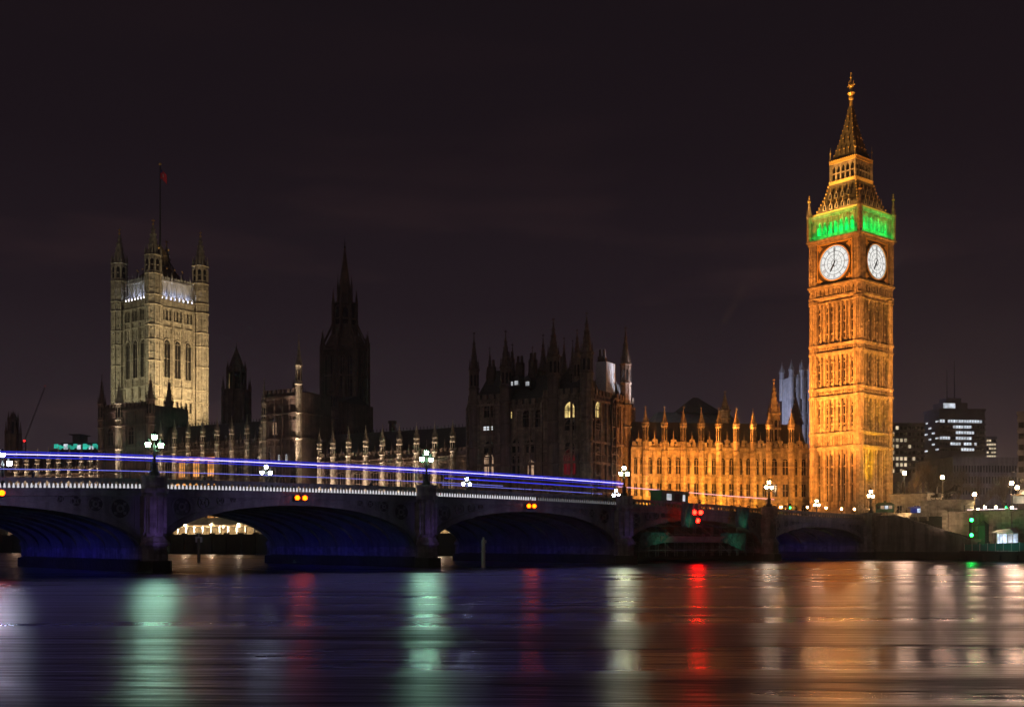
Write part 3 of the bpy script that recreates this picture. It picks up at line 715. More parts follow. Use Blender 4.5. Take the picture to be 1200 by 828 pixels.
# ================================================================== RIVER FRONT
TZ = 5.6                                                     # river terrace level
def turret_thing_part(parent, mats, x, y, r, z0, z1, zt, rings, slit=None, crockets=3, src=None, name='turret'):
    if src is not None:
        c = src.copy(); COL.objects.link(c); c.parent = parent; c.location = (x, y, 0); return c
    mb = MB(); oct_turret(mb, 0, 0, r, z0, z1, zt, 0, 1, rings, slit, 0, crockets)
    o = mb.build(name, mats, parent); o.location = (x, y, 0); return o
def wing(name, label, d0, d1, zpar, zridge, turrets_px, ztur, ztip, storeys, lit=None, mats=None, depth=14.0, roof_hips=(0, 0), chimneys=()):
    """a range of the river front from distance d0 to d1 along it"""
    S, = [mats or STONE_SOOT]
    T = thing(name, label, 'palace wing', RF.w(-d0, 0, TZ), RF.a * 180 / pi, 'river front ranges of the palace'); L = d1 - d0
    h = zpar - TZ
    mb = MB(); mb.box(-L, 0, 0, depth, -3, h, 0)
    xs = sorted([RF.px(p) + d0 for p in turrets_px])
    for z in storeys[1:]: mb.box(-L, 0, -.35, 0, z - TZ - .5, z - TZ - .1, 0); mb.box(-L, 0, -.25, -.001, z - TZ - .1, z - TZ + .3, 0)
    mb.box(-L, 0, -.6, 0, h - 1.5, h - 1.1, 0); crenels(mb, -L, 0, -.45, .1, h, .9, .8, .6, 0)
    for a, b in zip(xs[:-1], xs[1:]):
        w = b - a
        if w < 2 or w > 14: continue
        for q in (.22, .78): mb.box(a + w * q - .15, a + w * q + .15, -.3, -.002, 0, h - 1.5, 0)
        for si in range(len(storeys) - 1):
            panels(mb, a + .8, b - .8, storeys[si + 1] - TZ - 1.9, storeys[si + 1] - TZ - .6, 0, 6, 1, .2, .1, 0)
        spirelet(mb, (a + b) / 2, -.1, .38, h + .6, h + 3.4, 0, 0, 4, 2)
        panels(mb, a + .6, b - .6, h - 1.1, h - .1, 0, 7, 1, .18, .1, 0)
    mb.build('wall', [S], T)
    for a, b in zip(xs[:-1], xs[1:]):
        w = b - a
        if w < 2 or w > 14: continue
        for si in range(len(storeys) - 1):
            z0, z1 = storeys[si] - TZ, storeys[si + 1] - TZ
            m2 = MB(); gothic_window(m2, (a + b) / 2, z0 + 1.0, w * .46, z1 - z0 - 3.2, 0, 3, .5, .16, .3)
            on = lit and lit(RF.w(-d0, 0, 0) + RF.ex * ((a + b) / 2), si)
            m2.build('window', [S, on or GLASS], T)
    mb = MB(); zr = zridge - TZ
    x0, x1 = -L, 0
    P = [(x0, .8, h - .3), (x1, .8, h - .3), (x1, depth - .8, h - .3), (x0, depth - .8, h - .3), (x0 + roof_hips[0], depth * .42, zr), (x1 - roof_hips[1], depth * .42, zr), (x1 - roof_hips[1], depth * .58, zr), (x0 + roof_hips[0], depth * .58, zr)]
    mb.add(P, [(0, 1, 5, 4), (2, 3, 7, 6), (1, 2, 6, 5), (3, 0, 4, 7), (4, 5, 6, 7)], 0)
    for i in range(int(L / 1.1)): mb.box(x0 + 1.1 * i, x0 + 1.1 * i + .12, depth * .42 - .1, depth * .42 + .1, zr, zr + .8, 1)   # ridge cresting
    for a, b in zip(xs[:-1], xs[1:]):
        mb.prism_y([((a + b) / 2 - .6, h + .4), ((a + b) / 2 + .6, h + .4), ((a + b) / 2 + .6, h + 1.4), ((a + b) / 2, h + 2.4), ((a + b) / 2 - .6, h + 1.4)], 1.0, 2.6, 0)
    rf = mb.build('roof', [SLATE, IRON], T)
    for cx in chimneys:
        m2 = MB(); m2.ngon(cx, depth * .5, 1.0, .9, h, zr + 2.6, 8, 0); m2.ngon(cx, depth * .5, 1.2, 1.2, zr + 2.2, zr + 2.9, 8, 0); m2.build('chimney', [STONE_DARK], rf)
    src = None
    for x in xs:
        src2 = turret_thing_part(T, [STONE_PALE, GLASS], x, -.5, .72, -3, ztur - TZ, ztip - TZ, [z - TZ for z in storeys] + [zpar - TZ, ztur - TZ - 1.2], ((ztur - TZ - 3.0, ztur - TZ - 1.5),), 3, src)
        src = src or src2
    return T, xs
PN = [532, 511, 489.7, 469.4, 449.5, 430, 410, 391.5, 376]
PC = [308, 291, 273, 256, 239, 222, 206, 190]
PS = [118, 108.5, 97, 83, 70, 58.5, 45.5, 33, 21]
def lit_n(p, si):
    px = 600 + FPX * p.x / p.y
    if si == 0 and 515 < px < 530: return G_WIN_DIM
    return None
T_N, XN = wing('palace_wing', 'palace wing with nine pale turrets adjoining the dark pavilion on its left', 0, 48.3, 26.3, 33.0, PN, 30.0, 34.3, [TZ, 14.5, 24.2], lit_n, roof_hips=(0, 4), chimneys=(-28.5,))
def lit_c(p, si):
    px = 600 + FPX * p.x / p.y
    if si <= 2 and 203 < px < 255: return G_ORANGE
    return None
T_C, XC = wing('palace_wing', 'taller middle palace wing with amber lit galleries below the square stone tower', 67.0, 111.5, 31.6, 38.2, PC, 35.5, 39.6, [TZ, 13.5, 21.5, 29.5], lit_c, roof_hips=(0, 0))
T_S, XS = wing('palace_wing', 'far palace wing with slender pale turrets in front of the teal lit roof', 133.3, 180.5, 26.3, 32.0, PS, 30.0, 34.0, [TZ, 14.5, 24.2], None, roof_hips=(4, 0))
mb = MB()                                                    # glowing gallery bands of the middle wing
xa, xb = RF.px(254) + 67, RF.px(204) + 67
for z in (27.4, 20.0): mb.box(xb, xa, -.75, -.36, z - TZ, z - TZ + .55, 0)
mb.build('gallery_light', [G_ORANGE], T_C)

def tower_block(name, label, x0, x1, zpar, depth, turrets, lit_list, mats, roofz, windows):
    """square-ish block on the river front; turrets: (x fraction, y, radius, shaft top, tip, pale?)"""
    T = thing(name, label, 'tower block', RF.w(x1, -1.5, TZ), RF.a * 180 / pi); L = x1 - x0; h = zpar - TZ
    mb = MB(); mb.box(-L, 0, 0, depth, -3, h, 0)
    for z in (14.5, 24.2, 31.6, 38.5):
        if z < zpar - 2:
            mb.box(-L - .2, .2, -.35, 0, z - TZ, z - TZ + .5, 0); mb.box(0, .3, 0, depth, z - TZ, z - TZ + .5, 0); panels(mb, -L + .8, -.8, z - TZ - 1.6, z - TZ - .2, 0, 10, 1, .2, .12, 0)
    mb.box(-L - .2, .2, -.5, 0, h - 1.6, h - 1.0, 0); crenels(mb, -L, 0, -.4, .2, h, 1.0, .9, .7, 0); crenels(mb, -L, 0, depth - .4, depth + .1, h, 1.0, .9, .7, 0)
    for i in range(5): x = -L + L * (i + .5) / 5; mb.box(x - .2, x + .2, -.3, -.002, 0, h - 1.6, 0)
    mb.build('wall', [mats], T)
    for (fx, z0, w, hh, gm) in windows:
        m2 = MB(); gothic_window(m2, -L + L * fx, z0 - TZ, w, hh, 0, 2, None, .2, .35); m2.build('window', [mats, gm or GLASS], T)
    mb = MB(); zr = roofz - TZ
    mb.taper(-L + 1, -1, 1, depth - 1, h - .3, -L * .72, -L * .28, depth * .4, depth * .6, zr, 0)
    for i in range(int(L * .44 / .8)): mb.bar((-L * .72 + .8 * i, depth * .5, zr), (-L * .72 + .8 * i, depth * .5, zr + 1.1), .07, 1, 4)
    mb.build('roof', [SLATE, IRON], T)
    for (fx, y, r, zs, zt, m) in turrets:
        mb = MB(); oct_turret(mb, 0, 0, r, -3, zs - TZ, zt - TZ, 0, 1, (8.9, 18.6, 26, 33, zs - TZ - 5), ((zs - TZ - 4.2, zs - TZ - 1.2),), 0, 5)
        o = mb.build('corner_turret', [m, GLASS], T); o.location = (-L + L * fx, y, 0)
    return T
xa, xb = RF.px(314), RF.px(357)
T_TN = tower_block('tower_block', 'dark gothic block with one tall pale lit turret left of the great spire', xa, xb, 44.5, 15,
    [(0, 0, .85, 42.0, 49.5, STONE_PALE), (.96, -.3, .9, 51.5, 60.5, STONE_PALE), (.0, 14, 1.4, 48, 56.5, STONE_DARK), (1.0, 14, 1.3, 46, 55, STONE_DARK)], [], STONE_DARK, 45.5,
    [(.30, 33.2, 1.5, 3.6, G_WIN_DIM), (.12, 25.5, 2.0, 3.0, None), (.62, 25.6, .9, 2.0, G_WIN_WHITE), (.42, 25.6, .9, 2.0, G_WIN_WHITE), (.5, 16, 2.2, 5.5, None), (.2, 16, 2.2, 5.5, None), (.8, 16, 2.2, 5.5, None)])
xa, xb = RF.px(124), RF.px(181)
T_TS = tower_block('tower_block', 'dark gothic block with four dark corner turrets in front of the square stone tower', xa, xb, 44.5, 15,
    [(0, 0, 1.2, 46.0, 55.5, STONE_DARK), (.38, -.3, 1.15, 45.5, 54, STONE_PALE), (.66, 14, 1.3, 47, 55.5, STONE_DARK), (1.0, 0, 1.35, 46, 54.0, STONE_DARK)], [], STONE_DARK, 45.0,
    [(.20, 33, 2.4, 5.5, None), (.62, 33, 2.4, 5.5, None), (.2, 16, 2.2, 5.5, None), (.8, 16, 2.2, 5.5, None)])
# rear hall range behind the tall turret (lit windows, pale parapet)
HF = Fr((0, 0, GZ), -30.28)
def rot_thing(name, label, cat, px, Y, deg, group=None):
    p = Vector(((px - 600) / FPX * Y, Y, GZ)); return thing(name, label, cat, p, deg, group), Fr(p, deg)
T, F = rot_thing('hall_range', 'grey stone range with two lit windows below the great spire', 'hall', 397, 322, -30.28)
hz = CAM_H + (HOR - 470) / FPX * 322 - GZ
mb = MB(); mb.box(-13, 0, 0, 16, 0, hz, 0); crenels(mb, -13, 0, -.3, .2, hz, 1, .9, .7, 0); mb.box(-13.2, .2, -.4, 0, hz - 2, hz - 1.4, 0)
for i in range(4): mb.box(-13 + 4.2 * i - .3, -13 + 4.2 * i + .3, -.5, -.002, 0, hz, 0)
mb.build('wall', [STONE_DARK], T)
for (px, w, gm) in ((364.5, 2.0, G_WIN), (385, 1.7, G_WIN), (374, 1.3, None), (354, 1.5, None)):
    x, z = F.px(px, 511); m2 = MB(); gothic_window(m2, x, z, w * .8, 4.6, 0, 2, .8, .2, .3); m2.build('window', [STONE_SOOT, gm or GLASS], T)
mb = MB(); mb.taper(-13, 0, 1, 15, hz - .3, -13, 0, 7, 9, hz + 2.2, 0); mb.build('roof', [SLATE], T)
mb = MB(); oct_turret(mb, -10, 15, 1.2, 0, hz + 4, hz + 14, 0, 1, (hz,), None, 0, 4); mb.build('turret', [STONE_DARK, GLASS], T)

# ------------------------------------------------------------------ central spire
T, F = rot_thing('spire_tower', 'tall dark octagonal tower tapering to a needle spire', 'spire', 404, 361, 12)
def zpx(py, Y): return CAM_H + (HOR - py) / FPX * Y - GZ
Y0 = 361; s = Y0 / FPX
mb = MB(); R0 = 28.0 * s; z1 = zpx(409, Y0)
mb.ngon(0, 0, R0, R0 * .95, 0, z1, 8, 0)
for i in range(8):
    a = pi / 8 + 2 * pi * i / 8; x, y = R0 * cos(a), R0 * sin(a)
    mb.ngon(x, y, 1.0, .85, 0, z1 + .5, 6, 0); spirelet(mb, x, y, .95, z1 + .5, zpx(388, Y0), 0, 0, 6, 3)
    for q in range(-2, 3):
        b = pi / 8 + 2 * pi * (i + .5) / 8; rr = R0 * cos(pi / 8); ex, ey = -sin(b), cos(b)
        px_, py_ = rr * cos(b) + ex * q * 1.1, rr * sin(b) + ey * q * 1.1
        mb.box(px_ - .17, px_ + .17, py_ - .17, py_ + .17, z1 - 30, z1, 0)
for z in (z1 - 20, z1 - 9.5, z1 - 1.2): mb.ngon(0, 0, R0 + .35, R0 + .35, z, z + .6, 8, 0)
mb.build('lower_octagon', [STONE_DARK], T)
for i in range(8):
    b = 2 * pi * (i + .5) / 8 + pi / 8 - pi / 8
    m2 = MB(); m2.M = Matrix.Rotation(2 * pi * i / 8, 4, 'Z')
    for q in (-1.15, 1.15): gothic_window(m2, q, z1 - 17.5, 1.3, 14.5, -R0 * cos(pi / 8) * .985, 2, 1.0, .18, .4)
    m2.build('window', [STONE_DARK, GLASS], T)
mb = MB(); za = zpx(356, Y0); R1 = 14.6 * s; R2 = 8.6 * s; zb = zpx(338, Y0)
mb.ngon(0, 0, R0 * .92, R1 * 1.25, z1, z1 + 4, 8, 0); mb.ngon(0, 0, R1 * .94, R1 * .84, z1 + 3.5, za, 8, 0)
for i in range(8):
    a = pi / 8 + 2 * pi * i / 8; x, y = R1 * 1.0 * cos(a), R1 * 1.0 * sin(a)
    mb.ngon(x, y, .52, .45, z1 + 2, za, 6, 0); spirelet(mb, x, y, .5, za, za + 4.6, 0, 0, 6, 3)
    mb.bar((R0 * .95 * cos(a), R0 * .95 * sin(a), z1 + 1.5), (R1 * cos(a), R1 * sin(a), z1 + 8), .28, 0, 5)
    x, y = R2 * cos(a), R2 * sin(a); mb.ngon(x, y, .34, .3, za, zb, 6, 0); spirelet(mb, x, y, .36, zb, zb + 4, 0, 0, 6, 2)
    b = 2 * pi * (i + .5) / 8 + pi / 8 * 0
mb.ngon(0, 0, R2 * .9, R2 * .9, za, zb, 8, 0)
for z in (z1 + 9, za - .4): mb.ngon(0, 0, R1 * 1.02, R1 * 1.02, z, z + .5, 8, 0)
for i in range(8):
    a = 2 * pi * i / 8; rr = R1 * .94 * cos(pi / 8) + .02; w = .75
    ex, ey = -sin(a), cos(a)
    for (r_, q0, q1) in ((rr * .955, z1 + 4.8, za - 1.2),):
        mb.add([(r_ * cos(a) + ex * k, r_ * sin(a) + ey * k, z) for k, z in ((-w, q0), (w, q0), (w, q1 - 1), (0, q1), (-w, q1 - 1))], [(0, 1, 2, 3, 4)], 1)
mb.build('upper_lantern', [STONE_DARK, GLASS], T)
mb = MB(); zt = zpx(291, Y0)
mb.ngon(0, 0, R2 * .78, .16, zb, zt, 8, 0)
for i in range(8):
    a = pi / 8 + 2 * pi * i / 8
    for k in range(12):
        t_ = (k + .5) / 12; r_ = R2 * .78 * (1 - t_) + .16 * t_; mb.box(r_ * cos(a) - .12, r_ * cos(a) + .12, r_ * sin(a) - .12, r_ * sin(a) + .12, zb + (zt - zb) * t_, zb + (zt - zb) * t_ + .4, 0)
mb.bar((0, 0, zt), (0, 0, zpx(280, Y0)), .12, 1, 5, .05); mb.sphere((0, 0, zt + .4), .4, 1, 6, 4); mb.bar((-.8, 0, zt + 1.6), (.8, 0, zt + 1.6), .06, 1, 4)
mb.build('spire', [STONE_DARK, IRON], T)

# ------------------------------------------------------------------ ventilation tower
def vent_tower(px, Y, ytop, ysh, ymid, wpx, label, name='ventilation_tower', m=STONE_DARK, upper=.66):
    T, F = rot_thing(name, label, 'tower', px, Y, 20); s = Y / FPX; R = wpx / 2 * s; R2 = R * upper
    z1, z2, z3 = zpx(ysh, Y), zpx(ymid, Y), zpx(ytop, Y)
    mb = MB(); mb.ngon(0, 0, R, R * .97, 0, z1, 8, 0)
    for z in (z1 - 7, z1 - .8): mb.ngon(0, 0, R * 1.06, R * 1.06, z, z + .6, 8, 0)
    for i in range(8):
        a = pi / 8 + 2 * pi * i / 8; mb.ngon(R * cos(a), R * sin(a), .45, .4, 0, z1, 6, 0); spirelet(mb, R * cos(a), R * sin(a), .5, z1, z1 + 4.2, 0, 0, 6, 2)
    mb.build('shaft', [m], T)
    mb = MB(); mb.ngon(0, 0, R2 * .8, R2 * .8, z1, z2, 8, 1)
    for i in range(8):
        a = pi / 8 + 2 * pi * i / 8; mb.ngon(R2 * cos(a), R2 * sin(a), .38, .34, z1, z2, 6, 0); spirelet(mb, R2 * cos(a), R2 * sin(a), .42, z2, z2 + 3, 0, 0, 6, 2)
    mb.ngon(0, 0, R2 * 1.05, R2 * 1.05, z2 - .7, z2, 8, 0)
    mb.build('louvred_lantern', [m, GLASS], T)
    mb = MB(); mb.ngon(0, 0, R2 * .95, R2 * .55, z2, z2 + (z3 - z2) * .38, 8, 0); mb.ngon(0, 0, R2 * .55, .15, z2 + (z3 - z2) * .38, z3 - 2, 8, 0); mb.bar((0, 0, z3 - 2), (0, 0, z3), .1, 0, 5, .03); mb.sphere((0, 0, z3 - 1.9), .3, 0, 6, 4)
    mb.build('spire', [m], T); return T
vent_tower(277, 352, 400, 457, 434, 33, 'dark octagonal tower with a short spire between square tower and great spire')
vent_tower(15.5, 392, 477, 508, 492, 17, 'small dark spired tower at the far end of the palace')

# ------------------------------------------------------------------ NE pavilion
PO = Vector((16.8, 248, 0)); PD = -30.0; PF = Fr(PO, PD); PL = 30.8; PDp = 22.6
T = thing('palace_pavilion', 'large dark corner pavilion with many turrets and a few yellow lit windows', 'palace pavilion', PO, PD)
mb = MB()
pz = 36.0
mb.box(-PL, 0, 0, PDp, 4, pz - 1.5, 0); mb.box(-PL, -PL + 9.4, -.8, 10, 4, pz, 0); mb.box(-11.2, 0, -.8, 11.5, 4, pz, 0); mb.box(-9, .5, 12.5, PDp + .2, 4, pz, 0)
def pav_face(fn, a, b, ztop):
    for z in (13.5, 19.8, 24.6, 29.0, ztop - 1.6): fn(a, b, z)
for (a, b, y, zt) in ((-PL, -PL + 9.4, -.8, pz), (-PL + 9.4, -11.2, 0, pz - 1.5), (-11.2, 0, -.8, pz)):
    for z in (14.0, 20.6, 25.2, zt - 1.6): mb.box(a, b, y - .4, y, z, z + .55, 0)
    panels(mb, a + .6, b - .6, 20.9, 22.9, y, int((b - a) / .8), 1, .25, .13, 0); panels(mb, a + .6, b - .6, zt - 1.2, zt - .1, y, int((b - a) / .8), 1, .2, .13, 0)
    crenels(mb, a, b, y - .3, y + .3, zt, 1.1, .9, .7, 0)
    n_ = max(2, int((b - a) / 3))
    for i in range(n_ + 1): x = a + (b - a) * i / n_; mb.box(x - .22, x + .22, y - .45, y - .002, 4, zt - 1.6, 0)
mb.M = Matrix.Translation((0, 0, 0)) @ Matrix.Rotation(pi / 2, 4, 'Z')      # right-hand (north) face: x here runs along depth, -y faces out
for (a, b, y, zt) in ((-.8, 11.5, 0, pz), (12.5, PDp + .2, -.5, pz)):
    for z in (14.0, 20.6, 25.2, zt - 1.6): mb.box(a, b, y - .4, y, z, z + .55, 0)
    panels(mb, a + .6, b - .6, 20.9, 22.9, y, int((b - a) / .8), 1, .25, .13, 0); panels(mb, a + .6, b - .6, 14.4, 16, y, int((b - a) / .8), 1, .25, .13, 0); panels(mb, a + .6, b - .6, zt - 1.2, zt - .1, y, int((b - a) / .8), 1, .2, .13, 0)
    crenels(mb, a, b, y - .3, y + .3, zt, 1.1, .9, .7, 0)
    for i in range(5): x = a + (b - a) * i / 4; mb.box(x - .22, x + .22, y - .45, y - .002, 4, zt - 1.6, 0)
mb.M = Matrix.Identity(4)
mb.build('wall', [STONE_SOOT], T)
# windows: (photo column, photo row of sill, width, height, glass)
for (px, py, w, h, gm, lt) in ((668, 489, 2.5, 3.4, G_WIN, 3), (668, 504, 2.4, 2.4, None, 2), (668, 556, 3.0, 5.6, G_WIN_RED, 3), (573.5, 557, 2.6, 5.2, G_WIN_DIM, 3), (622.5, 557, 1.7, 3.6, G_WIN_DIM, 2), (639.5, 557, 1.5, 3.6, G_WIN, 2),
        (598.5, 490, 1.0, 2.0, G_WIN, 1), (573, 489, 2.4, 3.4, None, 3), (572.5, 504, 2.6, .9, G_WIN_WHITE, 3), (605, 557, 2, 5, None, 2), (618, 500, 2.2, 4, None, 2), (632, 500, 1.8, 4, None, 2), (605, 530, 2, 3, None, 2), (622, 530, 2, 3, None, 2), (573, 532, 2.4, 3, None, 2), (668, 532, 2.4, 3, None, 2), (650, 500, 1.2, 4, None, 1), (684, 500, 1.2, 4, None, 1)):
    yy = -.8 if px < 597 or px > 640 else 0
    x, z = PF.px(px, py, yy); m2 = MB(); gothic_window(m2, x, z, w, h, yy, lt, None if h > 1.5 else 0, .22, .32); m2.build('window', [STONE_SOOT, gm or GLASS], T)
NF_ = Fr(PO, PD + 90)
for (px, py, w, h, gm, lt) in ((700, 489, 3.6, 3.6, G_WIN, 3), (700, 503, 3.2, 2.4, None, 3), (720.5, 500, 3.4, 6.4, None, 3), (700, 532, 3.4, 3.2, None, 3), (720, 532, 3.4, 3.6, None, 3), (700, 556, 3.4, 5, None, 3), (720, 556, 3.4, 5, None, 3)):
    yy = 0 if px < 712 else -.5
    x, z = NF_.px(px, py, yy); m2 = MB(); m2.M = Matrix.Rotation(pi / 2, 4, 'Z'); gothic_window(m2, x, z, w, h, yy, lt, None, .22, .32); m2.build('window', [STONE_SOOT, gm or GLASS], T)
mb = MB()
mb.taper(-PL + 1, -PL + 9, 0.5, 9.5, pz - .3, -PL + 3.5, -PL + 6.6, 4, 6, 43.2, 0); mb.taper(-PL + 9.6, -11.5, 1, 12, pz - 1.8, -PL + 11, -13, 5.5, 7, 41.5, 0)
mb.taper(-10.2, -1, .5, 10.5, pz - .3, -7, -4.2, 4.6, 6.4, 43.0, 0); mb.taper(-8.5, -.5, 13, PDp - .5, pz - .3, -6, -2.6, 16.8, 18.6, 42.0, 0)
for (x0, x1, y, z) in ((-PL + 3.5, -PL + 6.6, 5, 43.2), (-PL + 11, -13, 6.2, 41.5), (-7, -4.2, 5.5, 43), (-6, -2.6, 17.7, 42)):
    for i in range(int((x1 - x0) / .6) + 1): mb.bar((x0 + .6 * i, y, z), (x0 + .6 * i, y, z + .9), .06, 1, 4)
rf = mb.build('roof', [SLATE, IRON], T)
for (cx, cy, z) in ((-21, 6.5, 46), (-17.5, 6.8, 44.5), (-9.6, 14, 45.5), (-13.5, 12, 46), (-24.5, 8, 47.5), (-26.6, 3, 45), (-19.2, 9.5, 47), (-5.4, 8, 46.2), (-3.2, 13.5, 47), (-15.6, 9, 45.5)):
    m2 = MB(); m2.box(cx - .9, cx + .9, cy - .6, cy + .6, 34, z - 1, 0)
    for q in (-.5, .5): m2.ngon(cx + q, cy, .35, .3, z - 1, z + .6, 8, 0)
    m2.build('chimney', [STONE_DARK], rf)
for (px, py, w, h) in ((600.5, 452, .9, .9), (606.5, 451, .9, .9), (619.5, 452, .9, .9)):
    x, z = PF.px(px, py, 2.0); m2 = MB(); m2.box(x - .8, x + .8, 1.45, 4, z - .4, z + 1.3, 0); m2.prism_y([(x - 1, z + 1.3), (x + 1, z + 1.3), (x, z + 2.3)], 1.4, 4, 0); m2.box(x - w / 2, x + w / 2, 1.4, 1.44, z, z + h, 1); m2.build('dormer', [SLATE, G_WIN_WHITE], rf)
x, z = NF_.px(722, 446, -.2)
mb = MB(); mb.M = Matrix.Rotation(pi / 2, 4, 'Z'); mb.box(x - 2.8, x + 2.2, 1.0, 3.6, 35.9, z + 4.2, 0)
for q in range(6): mb.box(x - 2.8 + q, x - 2.74 + q, .95, 1.0, 35.9, z + 4.2, 1)
for q in (0, 1.3, 2.6): mb.box(x - 2.8, x + 2.2, .94, 1.0, 37 + q, 37.07 + q, 1)
tag_o = mb.build('roof_sheeting', [mat('scaffold_sheet', (.62, .62, .64), .7, var=.12, scale=.8), STEEL], T)
src = None
for (px, yy, r, zs, zt, m) in ((555.5, -.8, 1.15, 43, 50.6, STONE_DARK), (592.5, -.8, 1.25, 43, 50.2, STONE_DARK), (600.5, 9, 1.0, 42, 49, STONE_DARK), (636.5, 9, 1.1, 43, 50.5, STONE_DARK), (648.5, -.8, 1.35, 44.5, 51.8, STONE_DARK), (661, 10, .95, 42, 49.5, STONE_DARK), (624, 4, .8, 41, 46.8, STONE_DARK), (574, 6, .85, 42, 48, STONE_DARK), (671, 3, .75, 42, 47.2, STONE_DARK), (687.5, -.8, 1.4, 44.5, 52.3, STONE_SOOT)):
    x = PF.px(px, None, yy)
    mb = MB(); oct_turret(mb, 0, 0, r, 4, zs, zt + 1.5, 0, 1, (14, 20.6, 25.2, 30, 35, zs - 4.4), ((zs - 3.8, zs - 1.2),), 0, 4); o = mb.build('corner_turret', [m, GLASS], T); o.location = (x, yy, 0)
for (px, yy, r, zs, zt) in ((702.5, -1.0, 1.0, 44, 51.0), (733, -.6, 1.25, 44.5, 53.6)):
    x = NF_.px(px, None, yy)
    mb = MB(); oct_turret(mb, 0, 0, r, 4, zs, zt, 0, 1, (14, 20.6, 25.2, 30, 35, zs - 4.4), ((zs - 3.8, zs - 1.2),), 0, 4); o = mb.build('corner_turret', [STONE_SOOT, GLASS], T)
    p = Matrix.Rotation(pi / 2, 4, 'Z') @ Vector((x, yy if px > 710 else 4.5, 0)); o.location = p

# ------------------------------------------------------------------ orange north range
NO = Vector((70.2, 268.5, GZ)); ND = 9.3; NFR = Fr(NO, ND); NL = -NFR.px(739)
T = thing('palace_range', 'long orange floodlit palace range joining the clock tower', 'palace range', NO, ND)
nh = 17.4
mb = MB(); mb.box(-NL, 0, 0, 13, -2, nh, 0)
NPX = [755.7, 778, 800, 821, 841.5, 862, 881.5, 900.4, 926.5]
nxs = [NFR.px(p) for p in NPX]; edges_ = [-NL + .3] + nxs + [-.3]
for z in (4.2, 5.3, 10.2, 16.0): mb.box(-NL, 0, -.4, 0, z, z + .4, 0)
mb.box(-NL, 0, -.65, 0, nh - .9, nh - .35, 0); crenels(mb, -NL, 0, -.45, .1, nh, .9, .75, .55, 0)
for a, b in zip(edges_[:-1], edges_[1:]):
    w = b - a
    mb.box(a - .35, a + .35, -.6, -.002, 0, nh - .9, 0)
    mb.box(a + w / 2 - .3, a + w / 2 + .3, -.4, -.003, 0, nh - .9, 0)
    panels(mb, a + .5, b - .5, 4.6, 5.3, 0, 8, 1, .2, .1, 0); panels(mb, a + .5, b - .5, 9.0, 10.2, 0, 8, 1, .22, .1, 0); panels(mb, a + .5, b - .5, 15.0, 16.0, 0, 8, 1, .2, .1, 0); panels(mb, a + .5, b - .5, nh - .3, nh + .35, -.3, 8, 1, .2, .1, 0)
    for f in (.08, .42, .58, .92): mb.box(a + w * f - .13, a + w * f + .13, -.3, -.004, 0, nh - 1, 0)
    spirelet(mb, a + w / 2, -.15, .36, nh + .9, nh + 3.6, 0, 0, 4, 2)
    crenels(mb, a + w / 2 - .8, a + w / 2 + .8, -.45, .1, nh + .9, .6, .5, .3, 0)
mb.build('wall', [STONE], T)
for a, b in zip(edges_[:-1], edges_[1:]):
    w = b - a
    for f in (.25, .75):
        for (z0, h, ri) in ((10.9, 3.8, .5), (5.8, 2.9, 0), (.8, 3.0, .6)):
            m2 = MB(); gothic_window(m2, a + w * f, z0, w * .26, h, 0, 2, ri, .12, .3); m2.build('window', [STONE, GLASS], T)
src = None
for x in nxs:
    if src is None:
        mb = MB(); oct_turret(mb, 0, 0, .74, 0, 22.6, 26.6, 0, 1, (4.4, 10.4, 16.2, 18.2, 22), ((18.6, 21.6),), 0, 3); src = mb.build('turret', [STONE, GLASS], T); o = src
    else: o = src.copy(); COL.objects.link(o); o.parent = T
    o.location = (x, -.45, 0)
x = NFR.px(910.7)
mb = MB(); oct_turret(mb, 0, 0, 1.45, 0, 25.5, 34.2, 0, 1, (4.4, 10.4, 16.2, 18.2, 22), ((19, 24),), 0, 5); o = mb.build('stair_turret', [STONE, GLASS], T); o.location = (x, 2.0, 0)
mb = MB(); mb.add([(-NL, 1, nh - .2), (0, 1, nh - .2), (0, 12, nh - .2), (-NL, 12, nh - .2), (-NL, 5, nh + 6.0), (0, 5, nh + 6.0), (0, 8, nh + 6.0), (-NL, 8, nh + 6.0)], [(0, 1, 5, 4), (2, 3, 7, 6), (1, 2, 6, 5), (3, 0, 4, 7), (4, 5, 6, 7)], 0)
for i in range(12): mb.box(-NL + 1 + NL * i / 12, -NL + 1.5 + NL * i / 12, 2.2, 3, nh + 1, nh + 2.6, 0)
mb.build('roof', [SLATE], T)
# great hall roof behind, with its dark pyramid lantern
T, F = rot_thing('great_hall', 'dark pitched hall roof with a pyramid top behind the orange range', 'hall', 828, 310, 9.3); s = 310 / FPX
mb = MB(); z0 = zpx(500, 310); mb.box(-38 * s * 1.7, 42 * s, 0, 20, 0, z0, 0); mb.build('wall', [STONE_SOOT], T)
mb = MB(); mb.taper(-38 * s * 1.7, 42 * s, -.4, 20.4, z0, -38 * s * 1.7 + 4, 42 * s, 9, 11, zpx(479, 310), 0); mb.taper(-25 * s, 26 * s, 4, 16, zpx(481, 310), -3 * s, 3 * s, 9.5, 10.5, zpx(460.5, 310), 1)
mb.build('roof', [mat('lead_roof', (.20, .20, .21), .5, .1, var=.25, scale=.6), SLATE], T)
T, F = rot_thing('slender_spire', 'slender brown stone spire rising behind the orange range', 'spire', 849.5, 300, 0); s = 300 / FPX
spot((T.location.x - 6, T.location.y - 14, 24), (T.location.x, T.location.y, 42), 5000, (1, .5, .2), 40, .9)
mb = MB(); oct_turret(mb, 0, 0, 1.35, 0, zpx(481, 300), zpx(457, 300), 0, 1, (zpx(490, 300), zpx(497, 300)), None, 0, 5); mb.build('turret', [STONE, GLASS], T)

